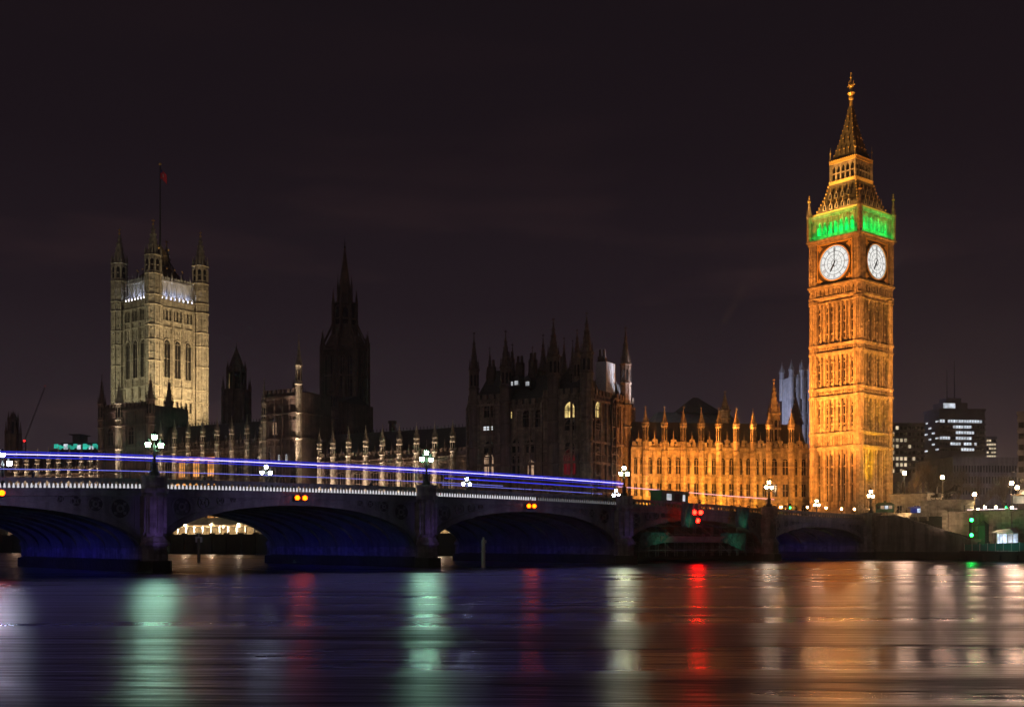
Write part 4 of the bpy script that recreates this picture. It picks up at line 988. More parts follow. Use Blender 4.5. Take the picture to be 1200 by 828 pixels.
# ------------------------------------------------------------------ abbey tower far behind
T, F = rot_thing('abbey_tower', 'pale blue lit church tower with pinnacles behind the orange range', 'church tower', 938, 420, 14); s = 420 / FPX
AW = 11.6 * s; az = zpx(442, 420)
mb = MB(); mb.box(-AW, AW, 0, 2 * AW, 0, az, 0)
for i in range(4):
    x = -AW + 2 * AW * i / 3; mb.box(x - .45, x + .45, -.7, -.002, 0, az, 0)
for z in (az - 1, az - 4.4, az - 13.5, az - 15): mb.box(-AW, AW, -.5, 0, z, z + .6, 0)
panels(mb, -AW + .6, AW - .6, az - 3.9, az - 1, 0, 9, 1, .3, .2, 0); crenels(mb, -AW, AW, -.3, .3, az, 1.0, .9, .6, 0)
mb.build('wall', [STONE_WHITE], T)
for q in (-.5, .5):
    for (z, h) in ((az - 12.8, 7.6), (az - 27, 10)):
        m2 = MB(); gothic_window(m2, q * AW * .95, z, AW * .42, h, 0, 2, 1.3, .3, .5); m2.build('window', [STONE_WHITE, GLASS], T)
for (q, yy) in ((-1, 0), (-1, 2 * AW), (1, 0), (1, 2 * AW), (.15, 0)):
    mb = MB(); oct_turret(mb, 0, 0, .95, az - 8, az + 2.6, zpx(421, 420), 0, 1, (az,), None, 0, 4); o = mb.build('pinnacle', [STONE_WHITE, GLASS], T); o.location = (q * AW, yy, 0)
T, F = rot_thing('dark_spirelet', 'thin dark spire standing in front of the blue lit church tower', 'spire', 932.5, 345, 0)
mb = MB(); mb.ngon(0, 0, 2.1, 2.0, 0, zpx(497, 345), 8, 0); mb.ngon(0, 0, 2.3, .1, zpx(497, 345), zpx(464, 345), 8, 0)
for i in range(4): spirelet(mb, 2 * cos(i * pi / 2), 2 * sin(i * pi / 2), .5, zpx(497, 345), zpx(488, 345), 0, 0, 4, 2)
mb.build('turret', [STONE_DARK], T)

# floodlights of the palace, with a few added fill lights
for T_, xs_, d0, zt in ((T_N, XN, 0, 30), (T_C, XC, 67, 35), (T_S, XS, 133.3, 30)):
    for x in xs_:
        p = RF.w(-d0 + x, -4.2, TZ + .5)
        spot(p, RF.w(-d0 + x, -.8, 22), 60000, (1, .76, .60), 11, .8, .1); spot(RF.w(-d0 + x, -5.5, TZ + .5), RF.w(-d0 + x, -.8, 11), 13000, (1, .74, .56), 24, .8, .1); spot(RF.w(-d0 + x, -2.6, 19), RF.w(-d0 + x, -.8, zt), 9000, (1, .78, .62), 14, .8, .1)
        spot(RF.w(-d0 + x + 1.2, -2.2, TZ + 2), RF.w(-d0 + x + .2, -.3, TZ + 16), 2600, (1, .55, .30), 70, 1, .15)
for a, b, e in ((1, 47, 8200), (68, 111, 8200), (134, 180, 7600)):
    area(RF.w(-(a + b) / 2, -8.2, TZ + .8), RF.w(-(a + b) / 2, 0, 19), e, (1, .72, .50), b - a, .4, 'terrace_fill')  # unseen strips added to light walls and turrets evenly
spot((-70, 330, 34), (-52, 361, 62), 16000, (1, .62, .45), 50, 1);  # unseen spot added to lighten the dark spire
p = RF.px(353.5); spot(RF.w(p, -7, TZ + .5), RF.w(p, -1.8, 46), 300000, (1, .74, .56), 13, .8, .2)
p = RF.px(325); spot(RF.w(p - .4, -6, TZ + .5), RF.w(p - .4, -1.5, 40), 30000, (1, .74, .56), 13, .8, .2)
p = RF.px(144.5); spot(RF.w(p, -7, TZ + .5), RF.w(p, -1.8, 46), 150000, (1, .78, .62), 13, .8, .2)
for px in (212, 230, 248):
    p = RF.px(px); spot(RF.w(p, -1.2, 21.2), RF.w(p, -.1, 27), 260, (1, .36, .06), 120, .9, .2); spot(RF.w(p, -1.2, 14), RF.w(p, -.1, 20), 220, (1, .36, .06), 120, .9, .2)
for i in range(7):
    x = -NL * (i + .5) / 7; yel = i in (0, 1, 3, 4)
    spot(NFR.w(x, -15, -1.5), NFR.w(x, 0, 11), 76000 if i > 3 else 84000, (1, .39 if yel else .33, .045), 80, .9)
for x in (-NL * .85, -NL * .5, -NL * .15): spot(NFR.w(x, -30, 0), NFR.w(x, 0, 8), 120000, (1, .35, .045), 46, 1)
for x, e in ((-NL * .60, 4200), (-NL * .50, 3800), (-NL * .93, 3600), (-NL * .3, 2400), (-NL*.86, 2400)): spot(NFR.w(x, -3.2, .5), NFR.w(x, 0, 9), e, (1, .55, .02), 50, 1)
spot(PF.w(16, 14, 9), PF.w(0, 13, 24), 8000, (1, .5, .26), 70, .9); spot(PF.w(12, 24, 32), PF.w(0, 19, 41), 42000, (.8, .85, 1), 40, .9)
spot(PF.w(-16, -24, 6), PF.w(-16, 0, 22), 1500, (1, .60, .48), 100, .9)  # unseen front spot added to lift the dark pavilion
AB = Vector(((933 - 600) / FPX * 420, 420, 0)); spot((AB.x - 34, AB.y - 26, 38), (AB.x, AB.y, 52), 85000, (.56, .62, 1.0), 50, .9)
hp = at(815, 470, 300); spot((hp[0] - 26, 280, 33), (hp[0] - 14, 310, 39), 16000, (.9, .85, .85), 60, .9)
# amber glow on terrace under the bridge: lit pavilion on the river terrace
def terrace_marquee(px0, px1, label, lamps_px):
    pm = (px0 + px1) / 2; x0, x1 = RF.px(px0, None, -5), RF.px(px1, None, -5); L = x1 - x0
    T = thing('terrace_pavilion', label, 'pavilion', RF.w((x0 + x1) / 2, -5, 4.6), RF.a * 180 / pi, 'lit pavilions on the river terrace')
    mb = MB(); h = 6.2
    n_ = max(2, int(L / 3.2))
    for i in range(n_ + 1): x = -L / 2 + L * i / n_; mb.box(x - .16, x + .16, -2.1, -1.8, 0, 3.2, 0)
    mb.box(-L / 2, L / 2, 1.2, 1.5, 0, 3.2, 0)
    mb.build('posts', [WHITE_PAINT], T)
    mb = MB()
    for i in range(n_):
        xa = -L / 2 + L * i / n_; xb = xa + L / n_
        mb.box(xa + .25, xb - .25, -1.7, -1.64, .5, 2.9, 0)
    mb.build('lit_bays', [window_glow('terrace_light', (1, .60, .24), .5, 1.1)], T)
    mb = MB(); mb.prism_x([(-2.5, 3.2), (1.6, 3.2), (1.6, 3.6), (-.4, 5.6), (-2.5, 3.6)], -L / 2 - .3, L / 2 + .3, 0)
    mb.build('roof', [mat('terrace_canvas', (.30, .27, .22), .85)], T)
    mb = MB()
    for i in range(5): mb.bar((-L / 2, -2.55, 3.25 + .02 * i), (L / 2, -2.55, 3.25 + .02 * i), .04, 0, 4)
    mb.build('light_strip', [window_glow('strip_light', (1, .55, .18), 1.4, .6)], T)
    for q in lamps_px:
        x = RF.px(q, None, -7.4) - (x0 + x1) / 2
        m2 = MB(); m2.bar((x, -2.8, 0), (x, -2.8, 3.4), .06, 0, 6); m2.sphere((x, -2.8, 3.6), .26, 1, 8, 6); m2.build('terrace_lamp', [IRON, G_LAMP_WARM], T)
    return T
terrace_marquee(196, 304, 'long canvas pavilion glowing amber on the terrace, seen beneath the bridge arch', (218, 248.5, 280.5))
terrace_marquee(505, 545, 'short canvas pavilion glowing amber beside the third bridge pier', (517, 534))
mb = MB(); mb.box(-215, 3, -9.6, -8.8, -3, 4.6, 0); mb.box(-215, 3, -9.8, -8.6, 4.6, 5.5, 0)
for i in range(40): mb.box(-214 + 5.4 * i, -213.2 + 5.4 * i, -10, -8.5, -3, 5.9, 0)
mb.box(-215, 3, -8.8, 0, 4, 4.6, 1)
o = mb.build('terrace_wall', [GRANITE_WET, PAVING]); o.location = RF.o; o.rotation_euler = (0, 0, RF.a); tag(o, 'dark wet terrace wall along the river below the palace', 'wall')
# ================================================================== BRIDGE
BS = [-14, 0, 33, 70, 108, 145.5, 165, 185, 222, 260]; BZ = [8.6, 8.6, 9.25, 10.15, 10.55, 10.35, 9.85, 9.3, 8.6, 8.6]
def pz_(s):
    """height of the parapet top at distance s from the west abutment"""
    for i in range(len(BS) - 1):
        if s <= BS[i + 1] or i == len(BS) - 2:
            t = (s - BS[i]) / (BS[i + 1] - BS[i])
            m0 = (BZ[i + 1] - BZ[max(i - 1, 0)]) / (BS[i + 1] - BS[max(i - 1, 0)]); j = min(i + 2, len(BS) - 1)
            m1 = (BZ[j] - BZ[i]) / (BS[j] - BS[i]); h = BS[i + 1] - BS[i]
            return (2 * t ** 3 - 3 * t ** 2 + 1) * BZ[i] + (t ** 3 - 2 * t ** 2 + t) * h * m0 + (-2 * t ** 3 + 3 * t ** 2) * BZ[i + 1] + (t ** 3 - t ** 2) * h * m1
BW_ = 38.0
PIERS = [33, 70, 108, 145.5, 183, 218.5]
T = thing('road_bridge', 'long low arched bridge with a row of small white lit gaps along its parapet', 'bridge', BR.o, 41.07)
def strip(mb, s0, s1, n, y0, y1, zlo, zhi, mi=0):
    """a bar that follows the camber of the deck"""
    P = []; F = []
    for i in range(n + 1):
        s = s0 + (s1 - s0) * i / n; z = pz_(s); P += [(-s, y0, z + zlo), (-s, y1, z + zlo), (-s, y1, z + zhi), (-s, y0, z + zhi)]
    for i in range(n):
        a = 4 * i
        for q in range(4): F.append((a + q, a + (q + 1) % 4, a + 4 + (q + 1) % 4, a + 4 + q))
    F += [(0, 1, 2, 3), (4 * n + 3, 4 * n + 2, 4 * n + 1, 4 * n)]
    mb.add(P, F, mi)
mb = MB(); strip(mb, -14, 255, 90, .4, BW_ - .4, -2.2, -1.15, 0); mb.build('deck', [GRANITE], T)
mb = MB()
strip(mb, -14, 255, 90, 3.4, BW_ - 3.4, -1.145, -1.14, 0); strip(mb, -14, 255, 90, .45, 3.3, -1.146, -1.02, 1); strip(mb, -14, 255, 90, BW_ - 3.3, BW_ - .45, -1.146, -1.02, 1)
for i in range(44): strip(mb, 6 * i, 6 * i + 3, 1, BW_ / 2 - .07, BW_ / 2 + .07, -1.139, -1.135, 2)
strip(mb, -14, 255, 90, 3.32, 3.4, -1.145, -1.01, 1)
mb.build('roadway', [ASPHALT, PAVING, MARKING], T)
for s in PIERS:
    mb = MB(); h = pz_(s); x = -s
    for (ya, yb, sg) in ((-1.3, BW_ + 1.3, 1),):
        mb.box(x - 1.35, x + 1.35, ya, yb, -4, 2.9, 0)
        mb.box(x - 1.3, x + 1.3, ya + .5, yb - .5, 2.9, h - 1.3, 0)
    for y0, sg in ((-1.3, -1), (BW_ + 1.3, 1)):
        mb.ngon(x, y0 - sg * .25, 1.5, 1.5, -4, 2.9, 6, 0, 0); mb.ngon(x, y0 - sg * .25, 1.72, 1.72, 2.9, 3.3, 6, 0, 0); mb.ngon(x, y0 - sg * .25, 1.62, 1.25, 3.3, 3.9, 6, 0, 0)
        mb.ngon(x, y0 - sg * .35, 1.2, 1.15, 3.9, h - 1.6, 8, 0); mb.ngon(x, y0 - sg * .35, 1.45, 1.55, h - 1.6, h - 1.1, 8, 0); mb.ngon(x, y0 - sg * .35, 1.38, 1.38, h - 1.1, h + .05, 8, 0); mb.ngon(x, y0 - sg * .35, 1.5, 1.42, h + .05, h + .28, 8, 0)
        for i in range(8):
            a = 2 * pi * i / 8; mb.box(x + 1.12 * cos(a) - .2, x + 1.12 * cos(a) + .2, y0 - sg * .35 + 1.12 * sin(a) - .2, y0 - sg * .35 + 1.12 * sin(a) + .2, 4.3, h - 2, 0)
        mb.ngon(x, y0 - sg * .25, 2.05, 1.95, -4, 1.25, 6, 1, 0)
    mb.box(x - 1.8, x + 1.8, ya, yb, -4, 1.15, 1)
    mb.box(x - 1.5, x + 1.5, ya + 1.2, yb - 1.2, 1.15, 1.4, 1)
    mb.build('pier', [GRANITE, GRANITE_WET], T)
mb = MB(); h = pz_(0)
mb.box(-1.4, 6, -1.6, BW_ + 1.6, -4, h - 1.3, 0); mb.box(-1.6, 1.6, -2.0, 0.5, -4, h + .1, 0); mb.box(-1.8, 1.8, -2.2, .6, h + .1, h + .4, 0); mb.box(-1.9, 6, -2.1, BW_ + 2, -4, 1.4, 1)
mb.build('abutment', [GRANITE, GRANITE_WET], T)
spans = [(1.4, 31.65)] + [(a + 1.35, b - 1.35) for a, b in zip(PIERS[:-1], PIERS[1:])]
NSEG = 36
def arch_pts(a, b, off=0.0):
    m, hf = (a + b) / 2, (b - a) / 2; zs = 2.3; zc = pz_(m) - 2.75
    return [(-(m + (hf + off) * cos(pi * i / NSEG)), zs + (zc + off - zs) * sin(pi * i / NSEG) ** .92) for i in range(NSEG + 1)]
for (a, b) in spans:
    I = arch_pts(a, b); O = arch_pts(a, b, .85); n = NSEG + 1
    mb = MB()                                                # soffit: seven ribs and plates
    mb.add([(x, .5, z + .35) for x, z in I] + [(x, BW_ - .5, z + .35) for x, z in I], [(i, i + 1, n + i + 1, n + i) for i in range(NSEG)], 0)
    for k in range(9):
        y = .9 + (BW_ - 1.8) * k / 8
        mb.add([(x, y - .2, z - .02) for x, z in I] + [(x, y + .2, z - .02) for x, z in I] + [(x, y - .2, z + .4) for x, z in I] + [(x, y + .2, z + .4) for x, z in I],
               [f for i in range(NSEG) for f in ((i, i + 1, n + i + 1, n + i), (i, i + 1, 2 * n + i + 1, 2 * n + i), (n + i, n + i + 1, 3 * n + i + 1, 3 * n + i))], 0)
    mb.build('soffit', [BRIDGE_PAINT], T)
    for (y0, y1) in ((-.28, .45), (BW_ - .45, BW_ + .28)):
        mb = MB()
        P = [(x, y0, z) for x, z in I] + [(x, y0, z) for x, z in O] + [(x, y1, z) for x, z in I] + [(x, y1, z) for x, z in O]
        F = []
        for i in range(NSEG): F += [(i, i + 1, n + i + 1, n + i), (2 * n + i, 2 * n + i + 1, 3 * n + i + 1, 3 * n + i), (i, i + 1, 2 * n + i + 1, 2 * n + i), (n + i, n + i + 1, 3 * n + i + 1, 3 * n + i)]
        mb.add(P, F, 0)
        O2 = arch_pts(a, b, .62); O3 = arch_pts(a, b, .78)
        mb.add([(x, y0 - .08, z) for x, z in O2] + [(x, y0 - .08, z) for x, z in O3] + [(x, y0 + .05, z) for x, z in O2] + [(x, y0 + .05, z) for x, z in O3], [f for i in range(NSEG) for f in ((i, i + 1, n + i + 1, n + i), (i, i + 1, 2 * n + i + 1, 2 * n + i), (n + i, n + i + 1, 3 * n + i + 1, 3 * n + i))], 0)
        mb.build('arch_rib', [BRIDGE_PAINT], T)
    for yy, sg in ((-.05, -1), (BW_ + .05, 1)):              # spandrels: quatrefoils in relief, dark discs painting their shaded holes
        mb = MB(); P = []; F = []
        for i in range(NSEG + 1):
            x, z = O[i]; x = max(min(x, -a + .1), -b - .1); P += [(x, yy, min(z - .05, pz_(-x) - 1.7)), (x, yy, pz_(-x) - 1.6)]
        F = [(2 * i, 2 * i + 2, 2 * i + 3, 2 * i + 1) for i in range(NSEG)]
        mb.add(P, F, 0)
        if sg < 0:
            for side in (0, 1):
                for k, (dx, rr_) in enumerate(((2.2, 1.25), (4.9, .95), (7.0, .62), (8.6, .40))):
                    s = a + dx if side == 0 else b - dx
                    t_ = min(1, max(-1, (s - (a + b) / 2) / ((b - a) / 2 + .85))); zO = 2.3 + (pz_((a + b) / 2) - 2.75 + .85 - 2.3) * (1 - t_ * t_) ** .46
                    zt = pz_(s) - 1.75; zc = zt - rr_ - .12 if k else zt - rr_ - .3
                    if zc - rr_ < zO - .1: zc = (zt + zO) / 2; rr_ = max(.2, (zt - zO) / 2 - .08)
                    nn_ = 20
                    for (r0, r1) in ((rr_, rr_ * .82), (rr_ * .36, rr_ * .2)):
                        P = [(-s + r * cos(2 * pi * i / nn_), yy - d, zc + r * sin(2 * pi * i / nn_)) for (r, d) in ((r0, .16), (r1, .16), (r0, .0), (r1, 0)) for i in range(nn_)]
                        mb.add(P, [f for i in range(nn_) for f in ((i, (i + 1) % nn_, nn_ + (i + 1) % nn_, nn_ + i), (i, (i + 1) % nn_, 2 * nn_ + (i + 1) % nn_, 2 * nn_ + i), (nn_ + i, nn_ + (i + 1) % nn_, 3 * nn_ + (i + 1) % nn_, 3 * nn_ + i))], 0)
                    mb.add([(-s + rr_ * .83 * cos(2 * pi * i / nn_), yy - .012, zc + rr_ * .83 * sin(2 * pi * i / nn_)) for i in range(nn_)], [tuple(range(nn_))], 1)
                    for q in range(4):
                        an = pi / 4 + q * pi / 2; mb.box(-s + rr_ * .58 * cos(an) - rr_ * .12, -s + rr_ * .58 * cos(an) + rr_ * .12, yy - .13, yy, zc + rr_ * .58 * sin(an) - rr_ * .12, zc + rr_ * .58 * sin(an) + rr_ * .12, 0)
        if sg < 0:                                            # panel mouldings beside the piers
            for s in (a + .5, b - .5):
                mb.box(-s - .12, -s + .12, yy - .12, yy - .002, 4.6, pz_(s) - 1.8, 0)
        mb.build('spandrel', [BRIDGE_PAINT, IRON], T)
bays = [(-14, -1.6)] + [(1.6, 31.7)] + [(a + 1.3, b - 1.3) for a, b in zip(PIERS[:-1], PIERS[1:])] + [(219.8, 255)]
for (a, b) in bays:
    for y0, sg in ((0.0, -1), (BW_, 1)):
        mb = MB()
        strip(mb, a, b, 14, y0 - .42, y0 + .42, -1.95, -1.55, 0); strip(mb, a, b, 14, y0 - .3, y0 + .3, -1.55, -1.4, 0); strip(mb, a, b, 14, y0 - .5, y0 + .2, -1.4, -1.12, 0)
        strip(mb, a, b, 14, y0 - .16, y0 + .16, -.18, 0.0, 0); strip(mb, a, b, 14, y0 - .12, y0 + .12, -.30, -.18, 0); strip(mb, a, b, 14, y0 - .14, y0 + .14, -1.12, -.92, 0)
        cnt = int((b - a) / .74) if sg < 0 else int((b - a) / 1.5)
        for i in range(cnt + 1):
            s = a + (b - a) * i / cnt; z = pz_(s)
            mb.box(-s - .09, -s + .09, y0 - .1, y0 + .1, z - .92, z - .3, 0)
            if i < cnt and sg < 0:
                d = (b - a) / cnt
                for q in (0, 1):
                    xa = -s - .09 if q == 0 else -s - d + .09
                    mb.prism_y([(xa, z - .3), (xa, z - .58), (-s - d / 2, z - .3)], y0 - .08, y0 + .08, 0); mb.prism_y([(xa, z - .92), (xa, z - .74), (-s - d / 2, z - .92)], y0 - .08, y0 + .08, 0)
        mb.build('parapet', [BRIDGE_PAINT], T)
    if b > 84 and a < 185:                                    # glowing wedges stand in for light shining through the parapet gaps
        mb = MB(); s = max(a, 88.0) + .2
        k = 0
        while s < b - .2:
            z = pz_(s); k += 1
            mb.taper(-s - .115, -s + .115, -.56, -.44, z - 1.08, -s - .05, -s + .05, -.54, -.46, z - .62)
            s += .445
        mb.build('parapet_gap_glow', [G_GAP], T)
        if a < 88:
            mb = MB(); s = a + .2
            while s < min(b, 87.8):
                z = pz_(s); mb.taper(-s - .1, -s + .1, -.56, -.44, z - 1.08, -s - .05, -s + .05, -.54, -.46, z - .66); s += .445
            mb.build('parapet_gap_glow', [G_GAP_DIM], T)
        mb = MB(); strip(mb, max(a, 88), b, 12, -.60, -.40, -1.115, -1.085); mb.build('gap_glow_rail', [IRON], T)
# pale line of light spilling on the cornice
mb = MB()

# ------------------------------------------------------------------ triple lamp standards
def lamp_proto(glowm):
    T = thing('street_lamp', 'x', 'street lamp')
    mb = MB(); mb.ngon(0, 0, .62, .5, 0, .5, 8, 0); mb.ngon(0, 0, .34, .26, .5, 1.3, 8, 0); mb.ngon(0, 0, .4, .4, 1.25, 1.4, 8, 0); mb.ngon(0, 0, .15, .10, 1.4, 3.3, 8, 0); mb.ngon(0, 0, .2, .2, 2.2, 2.32, 8, 0); mb.ngon(0, 0, .2, .12, 3.2, 3.4, 8, 0)
    mb.bar((0, 0, 3.3), (0, 0, 3.95), .07, 0, 6)
    for sg in (-1, 1):
        pts = [(0, 0, 2.85), (sg * .35, 0, 2.75), (sg * .68, 0, 2.85), (sg * .78, 0, 3.05)]
        for a, b in zip(pts[:-1], pts[1:]): mb.bar(a, b, .055, 0, 6)
        mb.bar((0, 0, 2.3), (sg * .45, 0, 2.76), .035, 0, 5)
    mb.build('post', [IRON], T)
    for (x, z) in ((-.74, 3.06), (.74, 3.06), (0, 3.95)):
        mb = MB(); mb.ngon(x, 0, .12, .22, z, z + .1, 8, 1); mb.ngon(x, 0, .21, .30, z + .1, z + .56, 8, 0); mb.ngon(x, 0, .34, .2, z + .56, z + .85, 8, 1); mb.ngon(x, 0, .22, .06, z + .85, z + 1.0, 8, 1); mb.sphere((x, 0, z + 1.05), .08, 1, 6, 4)
        for i in range(8):
            a = pi / 8 + 2 * pi * i / 8; mb.bar((x + .215 * cos(a), .215 * sin(a), z + .1), (x + .305 * cos(a), .305 * sin(a), z + .56), .016, 1, 4)
        mb.build('lantern', [glowm, IRON], T)
    return T
proto = {}
def lamp(x, y, z, gm, label, deg=41.07, scale=1.0):
    k = gm.name
    if k not in proto: proto[k] = lamp_proto(gm); L = proto[k]
    else: L = dup(proto[k])
    L.location = (x, y, z); L.rotation_euler = (0, 0, radians(deg)); L.scale = (scale,) * 3; tag(L, label, 'street lamp', 'triple lanterned lamps on the bridge'); return L
NEAR_PIER = ['over the bridge end by the clock tower foot', 'on the second pier from the clock tower', 'on the pier beside the yellow lit palace corner', 'on the pier left of the dark pavilion', 'on the purple lit pier below the square tower']
for s, lb, gm in ((145.5, 'green tinted triple lamp standing on the purple lit pier below the square tower', G_LAMP_GREEN), (108, 'green tinted triple lamp on the pier left of the dark pavilion', G_LAMP_GREEN), (70, 'yellowish triple lamp on the pier at the right edge of the dark pavilion', G_LAMP_YELLOW), (33, 'warm triple lamp on the pier in front of the orange palace range', G_LAMP_WARM), (0.2, 'warm triple lamp on the bridge end at the foot of the clock tower', G_LAMP_WARM)):
    x, y, z = B(s, -.9, pz_(s) + .28); lamp(x, y, z, gm, lb)
for (px, py, s, lb) in ((312, 548, 108, 'white triple lamp across the bridge, in front of the turreted palace wing'), (547, 562, 70, 'white triple lamp across the bridge at the left edge of the dark pavilion'), (722, 572, 33, 'white triple lamp across the bridge just left of the yellowish one')):
    x, y, z = B(s, BW_ + .9, pz_(s) + .28); k = (px - 600) / FPX; b = BR.w(0, BW_ + .9, 0); tt = (b.x - k * b.y) / (BR.ex.x - k * BR.ex.y); s2 = tt; p = BR.w(-s2, BW_ + .9, 0)
    lamp(p.x, p.y, pz_(s2) + .28, G_LAMP_WHITE, lb)
p = B(169, 20, 0); lamp(*at(3, 575, 128)[:2], 8.8, G_LAMP_WHITE, 'white triple lamp at the left edge of the picture above the bridge')
for (px, py, Y, gm, lb) in ((957, 586, 236, G_SODIUM, 'warm lamp in front of the foot of the clock tower, left of its near corner'), ):
    x, y, z = at(px, py, Y); lamp(x, y, z - 4.2, gm, lb, 41, .95)

# ------------------------------------------------------------------ glowing tubes standing in for traffic light trails above the road
def light_trail(name, label, s0, s1, y, dz, r, gm, posts):
    T = thing(name, label, 'vehicle light trail', B(s0, y, pz_(s0) + dz)); O = Vector(T.location)
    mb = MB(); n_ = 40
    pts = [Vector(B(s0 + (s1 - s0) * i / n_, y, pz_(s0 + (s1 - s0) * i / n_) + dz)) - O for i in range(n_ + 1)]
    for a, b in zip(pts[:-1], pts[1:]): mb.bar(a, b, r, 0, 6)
    mb.build('trail_tube', [gm], T)
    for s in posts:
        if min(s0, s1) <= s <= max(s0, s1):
            mb = MB(); a = Vector(B(s, y, pz_(s) - 1.05)) - O; b = Vector(B(s, y, pz_(s) + dz)) - O; mb.bar(a, b, .06, 0, 6); mb.build('post', [IRON], T)  # posts added only to carry the trail tubes
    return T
light_trail('light_trail', 'bright violet line of light running above the parapet over the left half of the bridge', 66, 200, 3.0, 2.55, .055, G_TRAIL_V, (72, 106.5, 144, 181))
light_trail('light_trail', 'dim deep blue line of light close above the bright violet line on the bridge', 66, 200, 3.6, 2.85, .075, G_TRAIL_B, (72, 106.5, 144, 181))
light_trail('light_trail', 'dim deep blue line of light close below the bright violet line on the bridge', 66, 200, 3.3, 2.25, .075, G_TRAIL_B, (72, 106.5, 144, 181))
light_trail('light_trail', 'strong blue band of light below the violet line in front of the dark pavilion', 67, 101, 4.2, 1.75, .09, G_TRAIL_B2, (72, 86, 100))
light_trail('light_trail', 'pale blue line of light just above the parapet in front of the dark pavilion', 69, 101, 4.8, .85, .05, G_TRAIL_DIM, (72, 86, 100))
light_trail('light_trail', 'fainter bluish line of light just above the parapet, lower of the two on the left', 92, 200, 2.2, .95, .05, G_TRAIL_DIM, (110, 147, 184))
light_trail('light_trail', 'pink line of light crossing in front of the orange palace range', 22, 64, 6.0, 2.3, .06, G_TRAIL_PINK, (24, 36, 50, 63))

# ------------------------------------------------------------------ vehicles on the bridge
def wheel(parent, x, y, r, w):
    mb = MB(); M0 = Matrix.Translation((x, y, r)) @ Matrix.Rotation(pi / 2, 4, 'X'); mb.M = M0; mb.ngon(0, 0, r, r, -w / 2, w / 2, 16, 0); wl = mb.build('wheel', [RUBBER], parent)
    m2 = MB(); m2.M = M0; m2.ngon(0, 0, r * .55, r * .55, -w / 2 - .01, w / 2 + .01, 12, 0); m2.build('rim', [STEEL], wl)
def car_proto(paint):
    T = thing('car', 'x', 'car'); L, Wd = 4.3, 1.75
    mb = MB()
    prof = [(-2.1, .35), (2.05, .35), (2.15, .6), (2.05, .82), (1.1, .95), (.45, 1.42), (-1.0, 1.46), (-1.85, 1.0), (-2.15, .92)]
    mb.prism_y(prof, -Wd / 2, Wd / 2, 0); mb.build('body', [paint], T)
    for y in (-1, 1):
        mb = MB(); yo = y * Wd / 2
        mb.prism_y([(-1.55, 1.0), (-.3, 1.0), (-.3, 1.38), (-1.0, 1.38)], min(yo, yo + y * .012), max(yo, yo + y * .012), 0); mb.prism_y([(-.22, 1.0), (.85, 1.0), (.42, 1.36), (-.22, 1.38)], min(yo, yo + y * .012), max(yo, yo + y * .012), 0); mb.build('side_window', [GLASS], T)
        mb = MB(); mb.sphere((2.05, y * .62, .7), .13, 0, 8, 6); mb.build('headlight', [G_HEAD], T); mb = MB(); mb.box(-2.16, -2.1, y * .7 - .14, y * .7 + .14, .75, .9, 0); mb.build('tail_light', [G_TAIL], T)
    mb = MB(); mb.add([(1.06, -.78, .98), (1.06, .78, .98), (.48, .7, 1.41), (.48, -.7, 1.41)], [(0, 1, 2, 3)], 0); mb.build('windscreen', [GLASS], T)
    for x in (-1.35, 1.35):
        for y in (-.78, .78): wheel(T, x, y, .32, .2)
    return T
def road(o, s, y, flip=False):
    o.location = B(s, y, pz_(s) - 1.138); sl = (pz_(s - 3) - pz_(s + 3)) / 6; o.rotation_euler = (0, -math.atan(sl) * (1 if not flip else -1), radians(41.07 + (180 if flip else 0))); return o
c1 = car_proto(CAR_SILVER); tag(road(c1, 97, 8.5), 'silver car on the near lane left of the violet lit pavilion corner', 'car', 'cars on the bridge')
c2 = dup(c1); tag(road(c2, 88, 29, True), 'silver car on the far lane of the bridge', 'car', 'cars on the bridge')
c3 = car_proto(CAR_PAINT); tag(road(c3, 59, 8.5), 'dark car on the near lane just left of the green site cabin', 'car', 'cars on the bridge')
c4 = dup(c3); tag(road(c4, 120, 29, True), 'dark car on the far lane near the amber signal', 'car', 'cars on the bridge')
# dark green site cabin lorry above the scaffolded arch
T = thing('site_cabin', 'dark green site cabin with lit windows standing on the bridge', 'cabin'); road(T, 55.5, 2.6)
mb = MB(); mb.box(-3.3, 3.3, -1.2, 1.2, .3, 2.9, 0); mb.box(-3.4, 3.4, -1.3, 1.3, 2.9, 3.05, 0)
for i in range(12): mb.box(-3.2 + .56 * i, -3.1 + .56 * i, -1.23, -1.2, .35, 2.88, 0)
for x in (-2.6, 2.6): mb.box(x - .3, x + .3, -1.0, 1.0, 0, .3, 1)
mb.build('body', [GREEN_PAINT, IRON], T)
for x, w, g in ((-1.5, 1.2, G_WIN_WHITE), (2.2, .6, G_WIN_WHITE), (.5, 1.0, GLASS)):
    mb = MB(); mb.box(x - w / 2 - .08, x + w / 2 + .08, -1.27, -1.235, 1.35, 2.6, 0); mb.box(x - w / 2, x + w / 2, -1.29, -1.272, 1.45, 2.5, 1); mb.build('window', [IRON, g], T)

